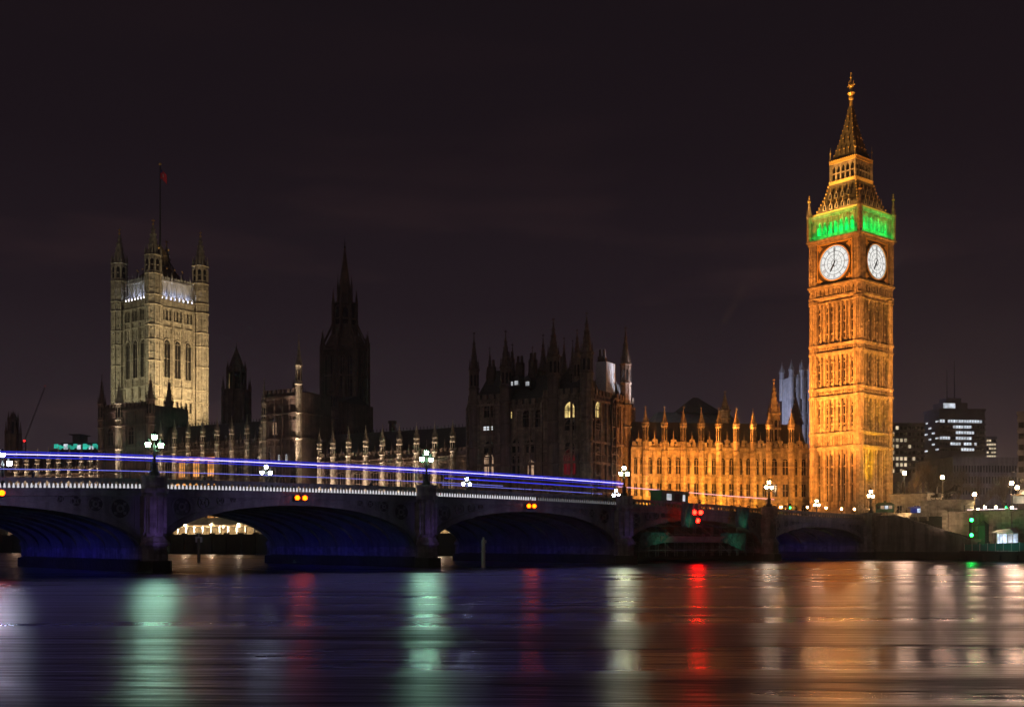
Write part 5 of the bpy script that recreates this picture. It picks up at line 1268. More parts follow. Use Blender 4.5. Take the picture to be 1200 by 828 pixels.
# ------------------------------------------------------------------ navigation signals on the arches
def signal(name, label, glowm, lights, px, py, Y, group=None, up=1.0, m=IRON, rad=.29):
    X, Yy, Z = at(px, py, Y); T = thing(name, label, 'signal', (X, Yy, Z), 41.07, group)
    mb = MB(); xs = [l[0] for l in lights]; zs = [l[1] for l in lights]
    mb.box(min(xs) - .3, max(xs) + .3, .15, .3, min(zs) - .3, max(zs) + .3, 0); mb.bar((0, .25, 0), (0, .25, up), .06, 0, 6); mb.build('bracket', [m], T)
    for (x, z) in lights:
        mb = MB(); mb.sphere((x, 0, z), rad, 0, 10, 8); mb.ngon(x, .1, rad * 1.25, rad * 1.25, z - rad * 1.25, z - rad, 8, 1); mb.build('signal_lamp', [glowm, m], T)
    return T
def bridge_Y(px, t=-1.0):
    k = (px - 600) / FPX; b = BR.w(0, t, 0); s = (b.x - k * b.y) / (BR.ex.x - k * BR.ex.y); return BR.w(-s, t, 0).y
for px, py, lb in ((353, 583, 'pair of orange signal lamps above the arch left of the middle pier'), (623, 592.5, 'pair of orange signal lamps above the arch below the pavilion'), (-4, 577, 'orange signal lamps at the left edge above the first arch')):
    signal('arch_signal', lb, G_AMBER, [(-.52, 0), (.52, 0)], px, py, bridge_Y(px), 'orange signals on the bridge arches')
signal('arch_signal', 'three red signal lamps in a triangle above the scaffolded arch', G_RED, [(-.8, 0), (.8, 0), (0, -1.35)], 817.5, 600, bridge_Y(817.5, -2.5), None, 1.6, IRON, .36)
# scaffold hung round the fourth arch
T = thing('scaffold', 'dark green netted scaffold filling the bridge arch under the red signals', 'scaffold', B(51.5, -1.6, 0), 41.07)
mb = MB()
def sx_(s): return -(s - 51.5)
a0, b0 = 35.5, 68.0
def szt(s):
    t_ = (s - 51.5) / 17.15; return 2.3 + (pz_(51.5) - 2.75 - 2.3) * max(0, 1 - t_ * t_) ** .46 - .15
for i in range(15):
    s = a0 + (b0 - a0) * i / 14; z = szt(s)
    for y in (2.2, 3.7): mb.bar((sx_(s), y, 1.0), (sx_(s), y, z), .05, 0, 5)
    for q in range(4):
        if 2.0 + 1.3 * q < z: mb.bar((sx_(s), 2.2, 2.0 + 1.3 * q), (sx_(s), 3.7, 2.0 + 1.3 * q), .04, 0, 4)
    if i < 14:
        s2 = a0 + (b0 - a0) * (i + 1) / 14; zz = 1.6 + (i % 3) * 1.4
        if zz + 1.4 < min(z, szt(s2)): mb.bar((sx_(s), 2.18, zz), (sx_(s2), 2.18, zz + 1.4), .04, 0, 4)
for q in range(4):
    z = 2.0 + 1.3 * q; sa = a0
    while szt(sa) < z + .2: sa += .25
    for y in (2.2, 3.7): mb.bar((sx_(sa), y, z), (sx_(103 - sa), y, z), .04, 0, 5)
mb.build('pole_frame', [mat('scaffold_tube', (.16, .17, .165), .5, .4, var=.2)], T)
rnd = random.Random(3)
def net(s0, s1, zlo0, zlo1, zt, y):
    n_ = 14; P = []; F = []; mb = MB()
    for i in range(n_ + 1):
        s = s0 + (s1 - s0) * i / n_; zl = zlo0 + (zlo1 - zlo0) * i / n_
        for j in range(7): P.append((sx_(s), y + .12 * sin(i * 1.3 + j) + rnd.uniform(-.04, .04), zl + (zt - zl) * j / 6 + (rnd.uniform(-.12, .12) if j == 0 else 0)))
    for i in range(n_):
        for j in range(6): a = 7 * i + j; F.append((a, a + 1, a + 8, a + 7))
    mb.add(P, F, 0); mb.build('netting', [GREEN_NET], T)
net(38, 45, 1.6, 3.6, 4.9, 2.0); net(58, 65, 3.6, 2.2, 4.9, 2.0); net(54.5, 58.5, 5.5, 5.8, 9.6, -.95); net(41, 44.5, 5.5, 6, 9.2, -.95)
mb = MB(); mb.box(sx_(65.5), sx_(37.5), 2.1, 3.8, 3.3, 3.42, 0); mb.box(sx_(60), sx_(43), 1.98, 2.05, 3.42, 4.3, 0); mb.build('walkway', [mat('scaffold_board', (.14, .10, .07), .9, var=.3)], T)
# ------------------------------------------------------------------ posts in the river
def river_post(px, ybase, ytop, label, mats, w=.32, cap=None):
    Y = CAM_H * FPX / (ybase - HOR); X = (px - 600) / FPX * Y; h = CAM_H + (HOR - ytop) / FPX * Y
    T = thing('river_post', label, 'post', (X, Y, 0)); mb = MB(); mb.ngon(0, 0, w, w * .9, -3, h, 8, 0); mb.ngon(0, 0, w * 1.25, w * 1.25, h * .55, h * .55 + .18, 8, 0); mb.build('pile', [mats], T)
    if cap: mb = MB(); mb.box(-.12, .42, -.08, .08, h - .45, h - .05, 0); mb.box(-.12, .12, -.1, .1, h, h + .35, 0); mb.build('marker', [WHITE_PAINT], T)
    return T
river_post(566.5, 664, 632, 'pale post standing in the river before the dark third arch', WHITE_PAINT, .30, True)
# far posts seen through the second arch
for px, py, lb in ((233, 664, 'yellowish post in the river seen through the lit arch'),):
    Y = 185; X = (px - 600) / FPX * Y; T = thing('river_post', lb, 'post', (X, Y, 0)); mb = MB(); mb.ngon(0, 0, .26, .24, -3, 4.0, 8, 0); mb.build('pile', [TIMBER], T); mb = MB(); mb.box(-.55, .55, -.06, .06, 3.3, 4.2, 0); mb.box(-.08, .08, -.08, .08, 4.0, 4.8, 0); mb.build('marker', [WHITE_PAINT], T)

# blue lamps under the arches; unseen violet spots added for ambient on the near face
for i, (a, b) in enumerate(spans):
    if i == 1: continue
    col = (.025, .030, 1.0)
    e = {0: 1700, 2: 1700, 3: 3000, 4: 4200, 5: 2600}[i]
    for t_ in (7, 18, 30): spot(B(b - 1.0, t_, 1.8), B(a, t_ + 2, 1.9), e * 2.0, col, 36, 1, .3, 'arch_light')
for s, e in ((145.5, 700), (108, 460), (70, 300), (183, 600)):
    spot(B(s + 1.5, -7.0, 1.2), B(s, -1, 6.5), e * .9, (.42, .24, 1.0), 50, 1, .4, 'pier_fill')
for s, e in ((51, 420), (164, 1100), (127, 900), (89, 650), (17, 560)): spot(B(s, -22, 9.5), B(s, 0, 7.0), e * 6, (.46, .34, .80), 80, 1, .6, 'arch_face_fill')

for s in (41, 60): spot(B(s, -3, 2.4), B(s, 2.4, 4.5), 200, (.25, 1, .6), 100, 1, .3, 'net_fill')  # unseen green spots added to tint the netting
spot(B(56.5, -4, 6), B(56.5, 0, 8), 90, (.25, 1, .6), 90, 1, .3, 'net_fill'); spot(B(42.5, -4, 6), B(42.5, 0, 8), 90, (.25, 1, .6), 90, 1, .3, 'net_fill')
# small floodlights added at the tower foot to strengthen the river's orange reflection
for i, (px, py, lb) in enumerate(((946, 594, 'small warm floodlight at the joint of tower and orange range'), (968, 595, 'small warm floodlight left of centre at the foot of the clock tower'), (986, 596, 'small warm floodlight near the middle of the foot of the clock tower'), (1001, 596.5, 'small warm floodlight below the near corner of the clock tower'), (915, 594, 'small warm floodlight at the foot of the range below its tall spire turret'))):
    Y = 241; X, Yy, Z = at(px, py, Y); T = thing('floodlight', lb, 'floodlight', (X, Yy, Z), 40, 'floodlights along the bridge approach')
    mb = MB(); mb.bar((0, 0, -2), (0, 0, -.2), .05, 0, 6); mb.box(-.25, .25, .0, .25, -.2, .22, 0); mb.build('housing', [IRON], T)
    mb = MB(); mb.box(-.2, .2, -.03, -.005, -.15, .17, 0); mb.build('lens', [G_FLOOD], T)
# ================================================================== RIGHT BANK
EMD = math.degrees(atan2(E.y, E.x))                          # heading of the embankment
# stair wall running down from the bridge end
T = thing('stair_wall', 'dark granite stair wall sloping down to the river beside the bridge end', 'wall', tuple(A0 + E * 1.6), EMD)
mb = MB()
ztop = lambda x: 8.5 if x < 4.5 else max(3.9, 8.5 - (x - 4.5) * .30)
xs = [0, 2.5, 4.5, 6.5, 8.5, 10.0, 11.5, 13.5, 15.5, 17.5, 19.5, 21.5]
for a, b in zip(xs[:-1], xs[1:]):
    za, zb = ztop(a), ztop(b)
    mb.add([(a, 0, -4), (b, 0, -4), (b, 3.6, -4), (a, 3.6, -4), (a, 0, za - .5), (b, 0, zb - .5), (b, 3.6, zb - .5), (a, 3.6, za - .5)], [(0, 3, 2, 1), (4, 5, 6, 7), (0, 1, 5, 4), (1, 2, 6, 5), (2, 3, 7, 6), (3, 0, 4, 7)], 0)
    for y0, y1 in ((-.25, .35),):
        mb.add([(a, y0, za - .5), (b, y0, zb - .5), (b, y1, zb - .5), (a, y1, za - .5), (a, y0, za), (b, y0, zb), (b, y1, zb), (a, y1, za)], [(0, 3, 2, 1), (4, 5, 6, 7), (0, 1, 5, 4), (1, 2, 6, 5), (2, 3, 7, 6), (3, 0, 4, 7)], 0)
for z in (1.9, 3.1, 4.3, 5.5, 6.7):
    xe = 21.5 if z < 3 else 4.5 + (8.0 - z) / .30
    mb.box(0, xe, -.04, 0, z, z + .06, 0)
mb.box(-.1, 21.6, -.5, 0, -4, 1.5, 1)
mb.build('wall', [mat('stair_granite', (.16, .15, .16), .8, var=.3, scale=.5, bump=.5, streak=.5), GRANITE_WET], T)
mb = MB(); s0 = 4.5
for i in range(26): mb.box(s0 + .6 * i, s0 + .6 * (i + 1), .36, 3.4, 1, ztop(s0 + .6 * i) - .45 - .0, 0)
mb.build('steps', [PAVING], T)
# tan embankment wall with coping
T = thing('embankment_wall', 'tan lit embankment wall with a lamp lined top beyond the green signals', 'wall', tuple(A0 + IN * 3.8 + E * 14), EMD)
mb = MB(); mb.box(0, 120, -.6, .4, -3, 8.6, 0); mb.box(0, 120, -.8, .6, 8.6, 9.0, 0); mb.box(0, 120, -.75, .5, 7.6, 7.85, 0); mb.box(0, 120, -1.0, .4, -3, 2.2, 1)
for i in range(20): mb.box(6 * i, 6 * i + 1.1, -.95, -.6, -3, 9.3, 0)
for z in (3.2, 4.3, 5.4, 6.5): mb.box(0, 120, -.63, -.6, z, z + .05, 0)
mb.build('wall', [STUCCO, GRANITE_WET], T)
# statue plinth
P = emb(1107, 7); PLD = EMD + 0
FP = Fr((P.x, P.y, GZ), EMD)
T = thing('plinth', 'large pale stone plinth carrying the bronze chariot statue', 'plinth', (P.x, P.y, 5.0), EMD)
k = P.y / FPX; zt = CAM_H + 49.5 * k - 5.0
mb = MB(); mb.box(-4.1, 4.1, -1.6, 3.4, -3, zt, 0); mb.box(-4.3, 4.3, -1.8, 3.6, zt - .5, zt - .1, 0); mb.box(-4.4, 4.4, -1.9, 3.7, zt * .48, zt * .48 + .3, 0); mb.box(-4.5, 4.5, -2.0, 3.8, -3, .8, 0)
for q in (-2.6, 0, 2.6): mb.box(q - 1.1, q + 1.1, -1.66, -1.6, zt * .58, zt * .86, 0)
mb.build('block', [STUCCO], T)
mb = MB(); mb.box(1.4, 2.6, -1.63, -1.58, .8, 2.9, 0); mb.build('doorway', [GLASS], T)
PT = Vector((P.x, P.y, 5.0 + zt))
# skin-modifier figures
def skin(name, V, ED, R, mats, sub=1, root=0):
    me = bpy.data.meshes.new(name); me.from_pydata(V, ED, []); o = bpy.data.objects.new(name, me); COL.objects.link(o)
    md = o.modifiers.new('s', 'SKIN'); sv = me.skin_vertices[0].data
    for i, r in enumerate(R):
        rr = r if isinstance(r, tuple) else (r, r); sv[i].radius = rr; sv[i].use_root = (i == root)
    ss = o.modifiers.new('b', 'SUBSURF'); ss.levels = sub; ss.render_levels = sub
    dg = bpy.context.evaluated_depsgraph_get(); me2 = bpy.data.meshes.new_from_object(o.evaluated_get(dg))
    o.modifiers.clear(); o.data = me2; bpy.data.meshes.remove(me); me2.name = name
    me2.materials.clear()
    for m in (mats if isinstance(mats, (list, tuple)) else [mats]): me2.materials.append(m)
    me2.polygons.foreach_set('use_smooth', [True] * len(me2.polygons)); return o
class Sk:
    def __init__(s): s.v = []; s.e = []; s.r = []
    def p(s, co, r, par=None):
        s.v.append(co); s.r.append(r)
        if par is not None: s.e.append((par, len(s.v) - 1))
        return len(s.v) - 1
    def chain(s, par, pts):
        for co, r in pts: par = s.p(co, r, par)
        return par
def horse(parent, dx, dy):
    """rearing chariot horse, heading +x"""
    k = Sk(); D = lambda x, y, z: (x + dx, y + dy, z)
    b = k.p(D(0, 0, 1.55), .42)
    c = k.chain(b, [(D(.7, 0, 1.85), .42), (D(1.05, 0, 2.15), .36)])
    n = k.chain(c, [(D(1.35, 0, 2.65), .24), (D(1.6, 0, 3.0), .19)])
    k.chain(n, [(D(1.9, 0, 2.95), .17), (D(2.25, 0, 2.65), .10)]); 
    for s in (-1, 1):
        k.p(D(1.58, s * .08, 3.28), .03, n)
        k.chain(c, [(D(1.35, s * .26, 1.75), .17), (D(1.95, s * .26, 1.85), .10), (D(2.1, s * .26, 1.4), .07), (D(2.25, s * .26, 1.3), .08)])
        h = k.chain(b, [(D(-.35, s * .2, 1.45), .34), (D(-.05, s * .27, .95), .2), (D(-.5, s * .27, .55), .10), (D(-.35, s * .27, .12), .08), (D(-.22, s * .27, .05), .09)])
    k.chain(b, [(D(-.6, 0, 1.7), .2), (D(-.95, 0, 1.5), .1), (D(-1.15, 0, .8), .06)])
    o = skin('horse', k.v, k.e, k.r, BRONZE, 1); o.parent = parent; return o
ST = thing('chariot_statue', 'dark bronze statue of a chariot with two rearing horses on the plinth', 'statue', tuple(PT), EMD)
ST.scale = (.9,) * 3
for yy in (-.55, .75): horse(ST, 1.0, yy)
k = Sk(); pv = k.p((-2.0, .1, 1.9), (.26, .22)); ch = k.chain(pv, [((-1.95, .1, 2.3), (.24, .2)), ((-1.9, .1, 2.65), (.27, .2)), ((-1.88, .1, 2.85), .1), ((-1.85, .1, 3.0), .11), ((-1.83, .1, 3.15), .12)])
for s, hand_ in ((-1, (-1.2, -.55, 3.25)), (1, (-1.6, .75, 3.3))):
    sh = k.p((-1.9, .1 + s * .27, 2.68), .1, 2); k.chain(sh, [((-1.6, .1 + s * .5, 2.85), .075), (hand_, .06)])
k.chain(pv, [((-2.0, -.05, 1.5), .2), ((-2.0, -.05, 1.05), .22), ((-1.98, -.05, .75), .24)]); k.chain(pv, [((-2.0, .25, 1.5), .2), ((-2.0, .25, 1.05), .22), ((-1.98, .25, .75), .24)])
o = skin('charioteer', k.v, k.e, k.r, BRONZE, 1); o.parent = ST
mb = MB(); mb.prism_y([(-2.8, .6), (-1.2, .6), (-1.1, 1.5), (-1.2, 1.5), (-1.35, .75), (-2.8, .75)], -.6, .8, 0)
for yy in (-.62, .78): mb.prism_y([(-2.7, .7), (-1.2, .7), (-1.15, 1.45), (-1.6, 1.2), (-2.6, .95)], yy, yy + .05, 0)
mb.bar((-1.2, .1, .85), (1.6, .1, 1.6), .06, 0, 6); mb.bar((-1.2, -.55, 2.2), (-1.2, -.55, 4.5), .035, 0, 5, .02); mb.build('chariot', [BRONZE], ST)
for yy in (-.85, 1.05):
    mb = MB(); mb.M = Matrix.Translation((-2.1, yy, .62)) @ Matrix.Rotation(pi / 2, 4, 'X')
    for i in range(16):
        a, b_ = 2 * pi * i / 16, 2 * pi * (i + 1) / 16; mb.bar((.6 * cos(a), .6 * sin(a), 0), (.6 * cos(b_), .6 * sin(b_), 0), .06, 0, 5)
        if i % 2 == 0: mb.bar((0, 0, 0), (.6 * cos(a), .6 * sin(a), 0), .035, 0, 4)
    mb.build('wheel', [BRONZE], ST)
# small cream stone house behind, blue stall in front of it, green hut
P = emb(1068, 16); T = thing('stone_lodge', 'small cream lit stone building beside the clock tower foot', 'building', (P.x, P.y, 6), EMD)
k = P.y / FPX; zt = CAM_H + 56 * k - 6
mb = MB(); mb.box(-4.6, 3.4, 0, 6, -1, zt, 0); mb.box(-4.8, 3.6, -.2, 6.2, zt - .5, zt - .1, 0); mb.box(-4.9, 3.7, -.3, 6.3, zt - .1, zt + .1, 0); mb.build('wall', [STUCCO], T)
for q in (-2.6, 1.2):
    mb = MB(); gothic_window(mb, q, 2.6, 1.1, 2.2, 0, 2, 0, .15, .2); mb.build('window', [STUCCO, GLASS], T)
mb = MB(); mb.box(-4.4, 3.2, .2, 5.8, zt + .1, zt + .3, 0); mb.build('roof', [SLATE], T)
P = emb(1076, 8.5); k = P.y / FPX; T = thing('souvenir_stall', 'small stall glowing blue and white beside the plinth', 'stall', (P.x, P.y, CAM_H + 25 * k), EMD)
mb = MB(); mb.box(-1.7, 1.7, 0, 2.2, 0, .9, 0); mb.box(-1.7, -1.6, 0, 2.2, .9, 2.6, 0); mb.box(1.6, 1.7, 0, 2.2, .9, 2.6, 0); mb.box(-1.7, 1.7, 2.1, 2.2, .9, 2.6, 0); mb.build('counter', [BLUE_CLOTH], T)
mb = MB(); mb.prism_x([(-.6, 2.55), (2.3, 2.9), (2.3, 3.0), (-.6, 2.68)], -1.9, 1.9, 0); mb.build('awning', [BLUE_CLOTH], T)
mb = MB(); mb.box(-1.3, 1.3, 2.0, 2.08, 1.7, 2.5, 0); mb.build('lit_board', [G_KIOSK], T)
mb = MB(); mb.box(-1.5, .2, -.06, -.01, .15, .45, 0); mb.build('light_panel', [G_KIOSK], T)
for i in range(7):
    mb = MB(); q = -1.45 + .48 * i; mb.box(q - .16, q + .16, .1, .3, .9, 1.25 + .18 * (i % 3), 0); mb.sphere((q, .2, 1.45 + .18 * (i % 3)), .13, 0, 6, 4); mb.build('hanging_goods', [BLUE_CLOTH if i % 3 else WHITE_PAINT], T)
P = emb(1036.5, 6.5); k = P.y / FPX; T = thing('green_hut', 'small green painted hut with lit panes at the foot of the clock tower', 'hut', (P.x, P.y, CAM_H + 35 * k), EMD + 25)
mb = MB(); mb.box(-1.7, 1.7, 0, 2, 0, 1.5, 0); mb.build('body', [GREEN_PAINT], T)
mb = MB(); mb.taper(-1.95, 1.95, -.25, 2.25, 1.5, -1.2, 1.2, .7, 1.3, 2.0, 0); mb.box(-.2, .2, .8, 1.2, 2.0, 2.3, 0); mb.build('roof', [GREEN_PAINT], T)
for i in range(4):
    mb = MB(); mb.box(-1.5 + .78 * i, -.85 + .78 * i, -.03, -.005, .7, 1.35, 0); mb.build('window', [G_OFFICE if i in (2,) else (G_WIN_DIM if i % 2 else GLASS)], T)
# sloped pale street edge on the approach
T = thing('approach_parapet', 'pale low stone parapet on the bridge approach above the stair wall', 'parapet', tuple(A0 + E * 3.6 + IN * 4.2 + Vector((0, 0, 7.4))), EMD)
mb = MB(); mb.box(-1.5, 7.0, 0, .5, 0, 1.35, 0); mb.box(-1.6, 7.1, -.1, .6, 1.35, 1.55, 0)
for i in range(5): mb.box(-1.4 + 2 * i, -1.0 + 2 * i, -.08, 0, 0, 1.35, 0)
mb.build('wall', [STUCCO], T)
# green river signals
T = signal('river_signal', 'two green signal lamps one above the other beside the stair foot', G_GREEN, [(0, 1.4), (0, -1.3)], 1138.5, 618, 203, None, -3.0)
# landing pier
PP = emb(1172, -3.0)
T = thing('landing_pier', 'floating landing pier with teal lit railings and a black hull', 'landing pier', (PP.x, PP.y, 0), EMD)
mb = MB(); mb.prism_y([(-5.6, 1.7), (-4.8, -.5), (40, -.5), (40, 1.7)], -3.2, 3.0, 0); mb.box(-5.7, 40, -3.4, 3.1, 1.5, 1.75, 0)
for i in range(14): mb.bar((-4.5 + 3 * i, -3.2, .2), (-4.5 + 3 * i, -3.3, 1.2), .2, 0, 8)
mb.build('hull', [HULL], T)
mb = MB()
for i in range(31):
    x = -5 + 1.4 * i; mb.box(x - .04, x + .04, -3.0, -2.92, 1.75, 3.0 + min(.7, .05 * i), 0)
mb.build('railing', [mat('rail_metal', (.5, .55, .52), .4, .5, var=.1)], T)
mb = MB()
for i in range(30):
    x = -5 + 1.4 * i; mb.add([(x + .06, -2.96, 1.85), (x + 1.34, -2.96, 1.85), (x + 1.34, -2.96, 2.95 + min(.7, .05 * i)), (x + .06, -2.96, 2.9 + min(.7, .05 * i)), (x + .06, -2.92, 1.85), (x + 1.34, -2.92, 1.85), (x + 1.34, -2.92, 2.95 + min(.7, .05 * i)), (x + .06, -2.92, 2.9 + min(.7, .05 * i))], [(0, 1, 2, 3), (7, 6, 5, 4)], 0)
mb.build('glazed_panels', [TEAL], T)
spot((PP.x - 6, PP.y - 9, 4.5), (PP.x + 2, PP.y, 2.3), 420, (.1, 1, .8), 70, 1)
P2 = emb(1176, -1.0); k = P2.y / FPX
T = thing('lit_tent', 'small white tent lit from inside on the landing pier', 'tent', (P2.x, P2.y, 1.75), EMD)
mb = MB(); mb.box(-2.0, 1.9, 1.5, 1.6, 0, 3.2, 0); mb.prism_y([(-2.2, 3.2), (2.0, 3.2), (1.2, 4.0), (-1.2, 3.7)], -.2, 1.8, 0); mb.build('canopy', [CANVAS], T)
for i in range(4):
    mb = MB(); mb.box(-1.8 + .95 * i, -1.05 + .95 * i, 1.44, 1.49, .9, 3.0, 0); mb.build('lit_panel', [G_KIOSK if i != 2 else G_OFFICE], T)
mb = MB()
for q in (-2.0, -.6, .7, 1.9): mb.bar((q, -.1, 0), (q, -.1, 3.2), .05, 0, 5)
mb.build('poles', [IRON], T)
P3 = emb(1150, -.2); T = thing('ticket_kiosk', 'narrow dark teal ticket kiosk between green signals and white tent', 'kiosk', (P3.x, P3.y, 1.75), EMD)
mb = MB(); mb.box(-.7, .7, 0, 1.4, -2, 4.6, 0); mb.taper(-.85, .85, -.15, 1.55, 4.6, -.1, .1, .6, .8, 5.5, 0); mb.build('body', [mat('kiosk_teal', (.02, .05, .05), .5)], T)

# railings, planters and people on the embankment
for (px0, px1, off, zb, lb) in ((1130, 1198, 4.4, 9.0, 'thin iron railing along the lit embankment wall top'), (1050, 1086, 12.0, 8.3, 'thin iron railing in front of the cream stone building')):
    a = emb(px0, off); b = emb(px1, off); L_ = (b - a).length
    T = thing('railing', lb, 'railing', (a.x, a.y, zb), EMD); mb = MB()
    for z in (.25, .65, 1.05): mb.bar((0, 0, z), (L_, 0, z), .03, 0, 4)
    for i in range(int(L_ / .5) + 1): mb.bar((i * .5, 0, 0), (i * .5, 0, 1.1 + (.15 if i % 4 == 0 else 0)), .05 if i % 4 == 0 else .018, 0, 4)
    mb.build('bars', [IRON], T)
# street lamps on the embankment
sl = None
for px, py, Y, hh, lb in ((1060, 554, 236, 9.0, 'tall single warm street lamp right of the clock tower above the cream building'), (1104.5, 559, 246, 9.5, 'tall single warm street lamp above the bronze statue'), (1142, 579, 236, 6.0, 'shorter single warm street lamp between the statue and the right edge'), (1185.5, 566, 226, 7.5, 'single warm street lamp near the right edge of the picture'), (1192, 571, 240, 7.2, 'second dimmer street lamp beside the one at the right edge'), (1134, 595, 224, 3.2, 'low warm lamp just right of the statue plinth'), (1017, 577, 224, 0, None)):
    if lb is None: continue
    X, Yy, Z = at(px, py, Y)
    if sl is None:
        sl = thing('embankment_lamp', 'x', 'street lamp'); mb = MB(); mb.ngon(0, 0, .16, .08, -12, -.3, 8, 0); mb.ngon(0, 0, .22, .22, -.4, -.25, 8, 0); mb.build('post', [IRON], sl)
        mb = MB(); mb.sphere((0, 0, 0), .40, 0, 10, 8); mb.ngon(0, 0, .25, .06, .36, .65, 8, 1); mb.build('globe', [G_SODIUM, IRON], sl); L = sl
    else: L = dup(sl)
    L.location = (X, Yy, Z); tag(L, lb, 'street lamp', 'single lamps on the embankment')
    point((X, Yy - .7, Z), 1700, (1, .62, .35), .3)
# row of small lamps along the embankment top
fl = None
for i, (px, py) in enumerate(((1154, 594.5), (1167, 594.5), (1146, 597.5), (1186, 595))):
    X, Yy, Z = at(px, py, 216); lb = ['small white light, second from the plinth along the embankment wall top', 'small white light, third from the plinth along the embankment wall top', 'small white light, nearest the plinth on the embankment wall top', 'small white light, farthest from the plinth on the embankment wall top'][i]
    if fl is None:
        fl = thing('wall_lamp', 'x', 'lamp'); mb = MB(); mb.bar((0, 0, -2.6), (0, 0, 0), .05, 0, 6); mb.build('post', [IRON], fl); mb = MB(); mb.sphere((0, 0, .1), .26, 0, 8, 6); mb.build('globe', [G_LAMP_WARM], fl); L = fl
    else: L = dup(fl)
    L.location = (X, Yy, Z); tag(L, lb, 'lamp', 'small lights along the embankment wall')
P = emb(1164, 5.5)
T = thing('car_light_line', 'thin pale pink line of car light along the embankment wall top', 'car light line', tuple(P + Vector((0, 0, 9.3))), EMD)
mb = MB(); mb.bar((-5, 0, .05), (4.5, 0, .05), .07, 0, 6); mb.build('tube', [glow('car_light_pink', (1, .75, .75), 2.5)], T)  # glowing tube stands in for the line of car lights; brackets added
mb = MB()
for q in (-4, -1, 2, 4): mb.bar((q, 0, -.4), (q, 0, .0), .05, 0, 5)
mb.build('bracket', [IRON], T)
spot(emb(1100, -4) + Vector((0, 0, 7)), emb(1110, 5.4) + Vector((0, 0, 9)), 1100, (1, .66, .40), 90, 1); spot(emb(1160, -5) + Vector((0, 0, 4)), emb(1160, 4) + Vector((0, 0, 6)), 700, (1, .62, .38), 110, 1)
spot(emb(1060, 2) + Vector((0, 0, 9)), emb(1062, 15) + Vector((0, 0, 10)), 1000, (1, .62, .3), 80, 1)
spot(emb(1142, 12) + Vector((0, 0, 8)), emb(1126, 9) + Vector((0, 0, 8)), 500, (1, .5, .2), 80, 1)
# traffic signals and signs at the right edge
for px, py, gm, lb in ((1179, 594, G_GREEN, 'green traffic light on the road at the right edge'), (926, 594.5, G_GREEN, 'green traffic light on the bridge in front of the orange range')):
    X, Yy, Z = at(px, py, 214); T = thing('traffic_light', lb, 'traffic light', (X, Yy, Z), 20)
    mb = MB(); mb.bar((0, .15, -3), (0, .15, .3), .06, 0, 6); mb.box(-.2, .2, 0, .3, -.25, .85, 0); mb.build('post', [IRON], T)
    mb = MB(); mb.sphere((0, 0, 0), .17, 0, 8, 6); mb.build('green_lens', [G_GREEN], T)
    mb = MB(); mb.sphere((0, 0, .35), .13, 0, 8, 6); mb.sphere((0, 0, .68), .13, 0, 8, 6); mb.build('dark_lens', [GLASS], T)
X, Yy, Z = at(1198, 585, 230); T = thing('lit_bus_shelter', 'lit white shelter cut by the right edge of the picture', 'shelter', (X + 1.5, Yy, GZ), 10)
mb = MB(); mb.box(-3, 3, 0, 1.6, 4.6, 4.8, 0)
for q in (-2.9, 0, 2.9): mb.bar((q, 1.5, 0), (q, 1.5, 4.6), .06, 0, 5)
mb.build('frame', [IRON], T)
mb = MB(); mb.box(-2.8, 2.8, 1.3, 1.4, 3.0, 4.5, 0); mb.build('lit_panel', [G_OFFICE_WARM], T)

# ------------------------------------------------------------------ offices behind
def office(name, label, px0, px1, ytop, Y, deg, depth, lit, nx, rows, y0row, dy, mats, wmat, group=None, face2=None, wfrac=.78, hfrac=.5):
    x0 = (px0 - 600) / FPX * Y; T = thing(name, label, 'office building', (x0, Y, GZ), deg); F = Fr((x0, Y, GZ), deg)
    L = F.px(px1); h = zpx(ytop, Y)
    mb = MB(); mb.box(0, L, 0, depth, 0, h, 0); mb.box(-.3, L + .3, -.3, depth + .3, h - .8, h, 0)
    s = Y / FPX
    for j in range(rows + 1):
        z = zpx(y0row + dy * (j - .5), Y); mb.box(-.2, L + .2, -.25, depth, z - dy * s * .2, z + dy * s * .2, 0)
    mb.build('wall', [mats], T)
    m2 = MB(); w = L / nx
    cells = []
    for j in range(rows):
        z = zpx(y0row + dy * j, Y)
        for i in range(nx):
            x = w * (i + .5); q = lit(i, j)
            if q: cells.append((x, z, q))
            else:
                m2 = MB(); m2.box(x - w * wfrac / 2, x + w * wfrac / 2, -.10, -.003, z - dy * s * hfrac / 2, z + dy * s * hfrac / 2, 0); m2.build('window', [GLASS], T)
    for x, z, q in cells[:100]:
        m2 = MB(); m2.box(x - w * wfrac / 2, x + w * wfrac / 2, -.10, -.003, z - dy * s * hfrac / 2, z + dy * s * hfrac / 2, 0); m2.build('lit_window', [q], T)
    return T, F, L, h
r_ = random.Random(11)
litB = {0: (0, 16), 1: (4, 11), 2: (6, 12), 3: (0, 11), 4: (4, 13), 5: (7, 12)}
T, F, L, h = office('office_tower', 'tall square office tower with rows of white lit windows and masts', 1101, 1154, 478, 420, 9, 11, lambda i, j: (G_OFFICE if litB[j][0] <= i <= litB[j][1] and r_.random() < .88 else None), 17, 6, 493, 6.6, CONCRETE_DK, G_OFFICE)
s = 420 / FPX
for j in range(6):
    z = zpx(493 + 6.6 * j, 420)
    for i in range(4):
        if (i * 7 + j * 3) % 5 < 2: mb = MB(); mb.M = Matrix.Rotation(-pi / 2, 4, 'Z'); mb.box(-10.5 + 2.6 * i, -8.5 + 2.6 * i, -.1, -.003, z - .3, z + .3, 0); mb.build('lit_window', [G_OFFICE], T)
mb = MB(); mb.box(3, 13, 3, 10, h, h + 2.6, 0); mb.box(5, 11, 4, 9, h + 2.6, h + 4.4, 0)
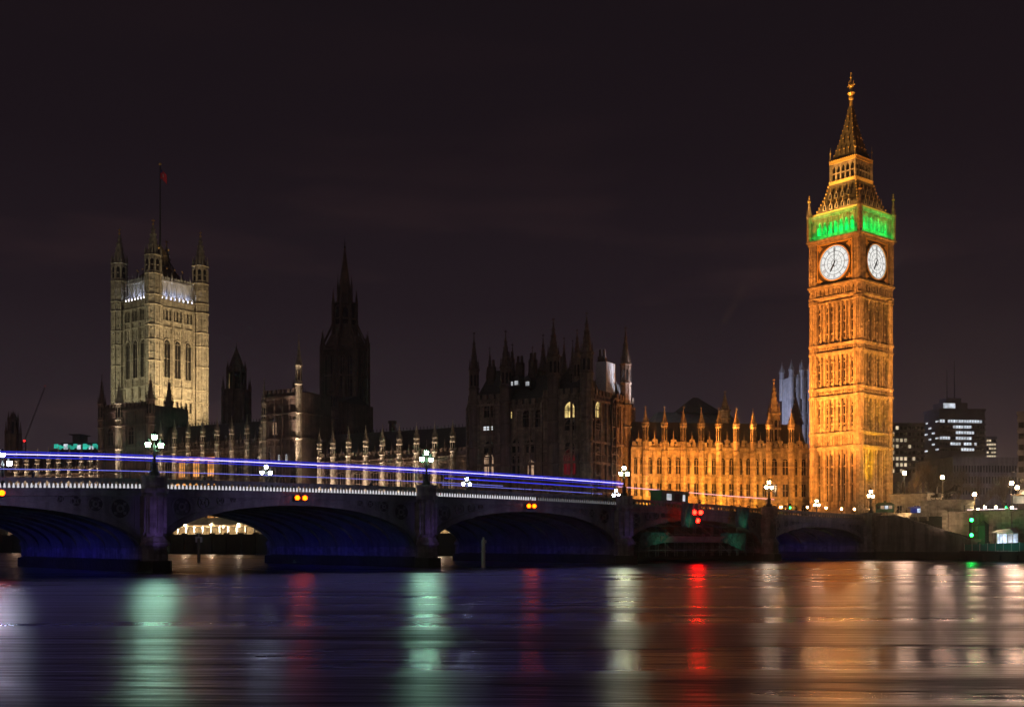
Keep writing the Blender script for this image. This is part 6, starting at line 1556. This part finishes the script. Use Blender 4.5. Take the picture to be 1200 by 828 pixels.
for q, ht in ((7, 22), (10, 27)): mb.bar((q, 7, h + 4), (q, 7, h + ht * .7), .22, 1, 6, .08)
mb.build('plant_room', [CONCRETE_DK, IRON], T)
mb = MB(); mb.box(3.2, 8, 2.9, 2.99, h + .4, h + 2.3, 0); mb.build('lit_plant_window', [G_OFFICE], T)
lt = {(1, 0), (0, 2), (1, 2), (2, 2), (3, 2), (0, 3), (1, 3), (4, 3), (0, 4.0), (0, 5), (1, 5), (2, 5), (3, 5), (1, 6), (2, 6), (3, 6), (0, 7), (2, 7), (5, 5), (0, 1)}
office('office_block', 'dark office block with warm lit windows directly right of the clock tower', 1044, 1083, 495, 330, 6, 20, lambda i, j: (G_OFFICE_WARM if (i, j) in lt else None), 8, 8, 501, 7.2, CONCRETE_DK, None, hfrac=.55, wfrac=.6)
office('office_block', 'slim distant block with warm lit windows right of the tall office tower', 1156, 1167, 511, 470, 4, 14, lambda i, j: (G_OFFICE_WARM if r_.random() < .7 else None), 4, 6, 516, 4.6, CONCRETE, None)
T, F, L, h = office('office_block', 'long low bluish grey office building with narrow vertical windows', 1117, 1192, 535, 300, 5, 22, lambda i, j: (G_WIN_WHITE if False else None), 22, 3, 549, 13, CONCRETE, None, wfrac=.45, hfrac=.75)
spot(tuple(F.w(L * .4, -30, 2)), tuple(F.w(L * .5, 0, 12)), 4500, (.55, .5, .9), 90, 1)
office('office_block', 'dark tower with ledges cut by the right edge of the picture', 1193, 1240, 482, 255, -26, 3, lambda i, j: None, 6, 7, 498, 13, CONCRETE_DK, None)
T = thing('office_block', 'pale low building with lit upright ribs left of the statue', 'office building', (at(1050, 600, 285)[0], 285, GZ), 6)
mb = MB(); hh = zpx(566, 285); mb.box(0, 10, 0, 10, 0, hh, 1)
for i in range(7): mb.box(.2 + 1.45 * i, .75 + 1.45 * i, -.5, 0, 0, hh + .4, 0)
mb.build('wall', [STUCCO, CONCRETE_DK], T)
spot(tuple(Vector(T.location) + Vector((5, -9, 1))), tuple(Vector(T.location) + Vector((5, 0, 6))), 700, (1, .66, .4), 90, 1)

# ------------------------------------------------------------------ bare winter trees on the embankment
def tree_meshes(seed, H):
    R = random.Random(seed); tr = MB(); cr_ = MB()
    def grow(p, d, L, r, lvl):
        n_ = 3; q = p
        for i in range(n_):
            d = (d + Vector((R.uniform(-.16, .16), R.uniform(-.16, .16), R.uniform(-.03, .10)))).normalized(); e = q + d * (L / n_)
            (tr if lvl == 0 else cr_).bar(q, e, r * (1 - .22 * i), 0, 6 if lvl < 2 else 4, r * (1 - .22 * (i + 1)))
            q = e
            if lvl < 4 and (i > 0 or lvl > 0):
                for k in range(2 if lvl < 3 else 3):
                    a = R.uniform(0, 2 * pi); s_ = Vector((cos(a), sin(a), R.uniform(.0, .7))); grow(q, (d * .7 + s_ * .75).normalized(), L * R.uniform(.5, .68), r * .45, lvl + 1)
        if lvl < 4: grow(q, d, L * .62, r * .5, lvl + 1)
    grow(Vector((0, 0, 0)), Vector((0, 0, 1)), H * .42, H * .022, 0)
    return tr, cr_
protoT = []
for sd in (3, 8):
    T = thing('bare_tree', 'x', 'tree'); tr, cr_ = tree_meshes(sd, 13); tr.build('trunk', [BARK], T); cr_.build('crown', [BARK], T); protoT.append(T)
used = set()
for i, (px, Y, sc, lb) in enumerate(((1094, 262, 1.12, 'bare branching tree behind the bronze statue'), (1070, 258, .95, 'bare branching tree behind the cream stone building'), (1122, 266, 1.05, 'bare branching tree right of the bronze statue, before the office tower'), (1150, 258, .85, 'smaller bare tree before the long low office building'), (1176, 262, .9, 'bare tree nearest the right edge of the picture'))):
    k = i % 2
    if k in used: o = dup(protoT[k])
    else: o = protoT[k]; used.add(k)
    o.location = ((px - 600) / FPX * Y, Y, GZ); o.rotation_euler = (0, 0, i * 1.9); o.scale = (sc,) * 3; tag(o, lb, 'tree', 'bare trees on the embankment')

# ------------------------------------------------------------------ far left: teal lit building, crane, mast
X, Y_, Z = at(58, 540, 450)
T = thing('hospital_block', 'distant building with teal lit roof storey at the far left', 'building', (X, Y_, GZ), -6); k = 450 / FPX
mb = MB(); h = zpx(527, 450); L = 63 * k; mb.box(0, L, 0, 14, 0, h, 0); mb.box(4, L, 1.5, 12, h, h + 3.0, 0); mb.box(L * .40, L * .53, 2, 9, h + 3, zpx(509, 450), 0); mb.box(L * .34, L * .58, 1.5, 9.5, zpx(509, 450), zpx(508, 450), 0); mb.build('wall', [CONCRETE_DK], T)
for i in range(16):
    q = L * (i + .5) / 16
    if i in (0, 9): continue
    mb = MB(); mb.box(q - 1.0 + .2 * (i % 3), q + .9, 1.3, 1.48, h + .3 + .5 * (i % 2), h + 1.6 + .7 * ((i * 5) % 3) * .6, 0); mb.build('lit_window', [G_TEAL if i % 4 else G_OFFICE], T)
T = thing('tower_crane', 'thin tower crane with a red warning lamp on the far left skyline', 'crane', at(28, 545, 520), 30); k = 520 / FPX; T.location.z = GZ
mb = MB(); h = zpx(517, 520)
for (a, b_) in ((-.8, -.8), (.8, -.8), (.8, .8), (-.8, .8)): mb.bar((a, b_, 0), (a, b_, h), .16, 0, 4)
for i in range(int(h / 2)): mb.bar((-.8, -.8, 2 * i), (.8, -.8, 2 * i + 2), .1, 0, 4); mb.bar((.8, -.8, 2 * i), (.8, .8, 2 * i + 2), .1, 0, 4)
mb.bar((0, 0, h), (9, 0, h + 26), .14, 0, 5, .08); mb.bar((.4, 0, h), (9, 0, h + 25), .08, 0, 4); mb.box(-3.2, -.4, -.8, .8, h - 1, h + .6, 0); mb.build('mast', [mat('crane_steel', (.05, .03, .03), .7)], T)
mb = MB(); mb.sphere((0, -1.2, h + .2), .5, 0, 8, 6); mb.build('warning_lamp', [glow('crane_red', (1, .02, .02), 3)], T)
mb = MB(); mb.sphere((9, 0, h + 26), .25, 0, 8, 6); mb.build('jib_lamp', [glow('jib_red', (1, .05, .03), .25)], T)

# ------------------------------------------------------------------ people on the bridge
def person_meshes(stride, coat, phase):
    k = Sk(); pv = k.p((0, 0, .95), (.15, .11)); 
    ch = k.chain(pv, [((0, 0, 1.12), (.145, .105)), ((0.01, 0, 1.32), (.17, .115)), ((.01, 0, 1.45), (.12, .09)), ((.015, 0, 1.53), .055), ((.025, 0, 1.60), .06)])
    top = 3
    for s in (-1, 1):
        f = stride * s * phase
        kn = k.chain(pv, [((0.0, s * .095, .88), .098), ((f * .22 + .05, s * .10, .49), .062), ((f * .38 - .03, s * .10, .10), .042), ((f * .38 + .12, s * .11, .04), .036)])
        a = -f
        w = k.chain(top, [((0, s * .2, 1.40), .062), ((a * .12 - .02, s * .25, 1.13), .048), ((a * .26 + .05, s * .25, .88), .034), ((a * .28 + .07, s * .245, .82), (.034, .02))])
        for q in range(5):
            dx = (q - 2) * .016; ln = (.05, .075, .085, .08, .06)[q]
            if q == 0: k.chain(w, [((a * .28 + .105, s * .225, .80), .010), ((a * .28 + .115, s * .215, .77), .009)])
            else: k.chain(w, [((a * .28 + .07 + dx, s * .245, .78), .0095), ((a * .28 + .075 + dx, s * .235, .80 - ln), .008)])
    body = (k.v, k.e, k.r)
    return body
def person(px_s, t, label, coat, phase, deg, src=[None]):
    T = thing('person', label, 'person', B(px_s, t, pz_(px_s) - 1.02), deg, 'people walking over the bridge')
    v, e, r = person_meshes(.9, coat, phase); o = skin('body', v, e, r, coat, 1); o.parent = T
    mb = MB(); mb.sphere((.03, 0, 1.66), .088, 0, 14, 10, 1.28); mb.bar((.105, 0, 1.66), (.135, 0, 1.635), .016, 0, 6); mb.bar((.10, -.03, 1.605), (.10, .03, 1.605), .008, 1, 5)
    for s in (-1, 1): mb.sphere((.098, s * .032, 1.68), .011, 1, 6, 4); mb.sphere((.025, s * .09, 1.655), .022, 0, 6, 4)
    mb.build('head', [SKIN, HAIR], T, True)
    mb = MB(); mb.sphere((.0, 0, 1.70), .095, 0, 12, 8, 1.05); mb.build('hair', [HAIR], T, True)
    return T
def walker(P, z, deg, coat, phase, lb):
    person(60, 1.3, lb, coat, phase, deg); o = [x for x in bpy.data.objects if x.get('label') == lb][0]; o.location = (P.x, P.y, z)
    o['group'] = 'people standing on the embankment'
walker(emb(1052, 9.5), 8.35, 200, COAT, 1, 'person in a dark coat between the green hut and the blue lit stall')
walker(emb(1062.5, 8.3), 8.35, 20, COAT_B, -1, 'person in a brown coat at the left end of the blue lit stall')
walker(emb(1158, 6.0), 8.4, 150, COAT, 1, 'person in a dark coat behind the railing above the lit embankment wall')
walker(emb(1163, 6.4), 8.4, 330, COAT_B, -1, 'person in a brown coat behind the railing above the white tent')
person(138.5, 1.3, 'person in a dark coat walking above the second arch crown beside the orange signals', COAT, 1, 41)
person(137.2, 2.1, 'person in a brown coat walking close behind the one in a dark coat', COAT_B, -1, 221)
person(157.8, 1.4, 'person in a dark coat alone on the bridge near the left edge', COAT, -1, 41)
person(115.2, 1.5, 'person in a dark coat just left of the green lamp by the pavilion', COAT, 1, 221)
person(87.0, 1.4, 'person in a brown coat on the bridge before the dark pavilion', COAT_B, 1, 41)
person(49.0, 1.5, 'person in a dark coat on the bridge in front of the orange palace range', COAT, -1, 41)
# ================================================================== NIGHT AIR
mh = bpy.data.materials.new('night_haze'); mh.use_nodes = True; t = mh.node_tree; t.nodes.clear()
o = nn(t, 'ShaderNodeOutputMaterial'); v = nn(t, 'ShaderNodeVolumePrincipled'); link(t, v.outputs[0], o.inputs['Volume'])
v.inputs['Color'].default_value = (.9, .88, .88, 1); v.inputs['Density'].default_value = .00035; v.inputs['Anisotropy'].default_value = .8
mb = MB(); mb.box(-900, 900, -40, 900, -4.5, 170)
tag(mb.build('haze', [mh]), 'thin damp night air glowing round the lamps', 'haze', kind='stuff')
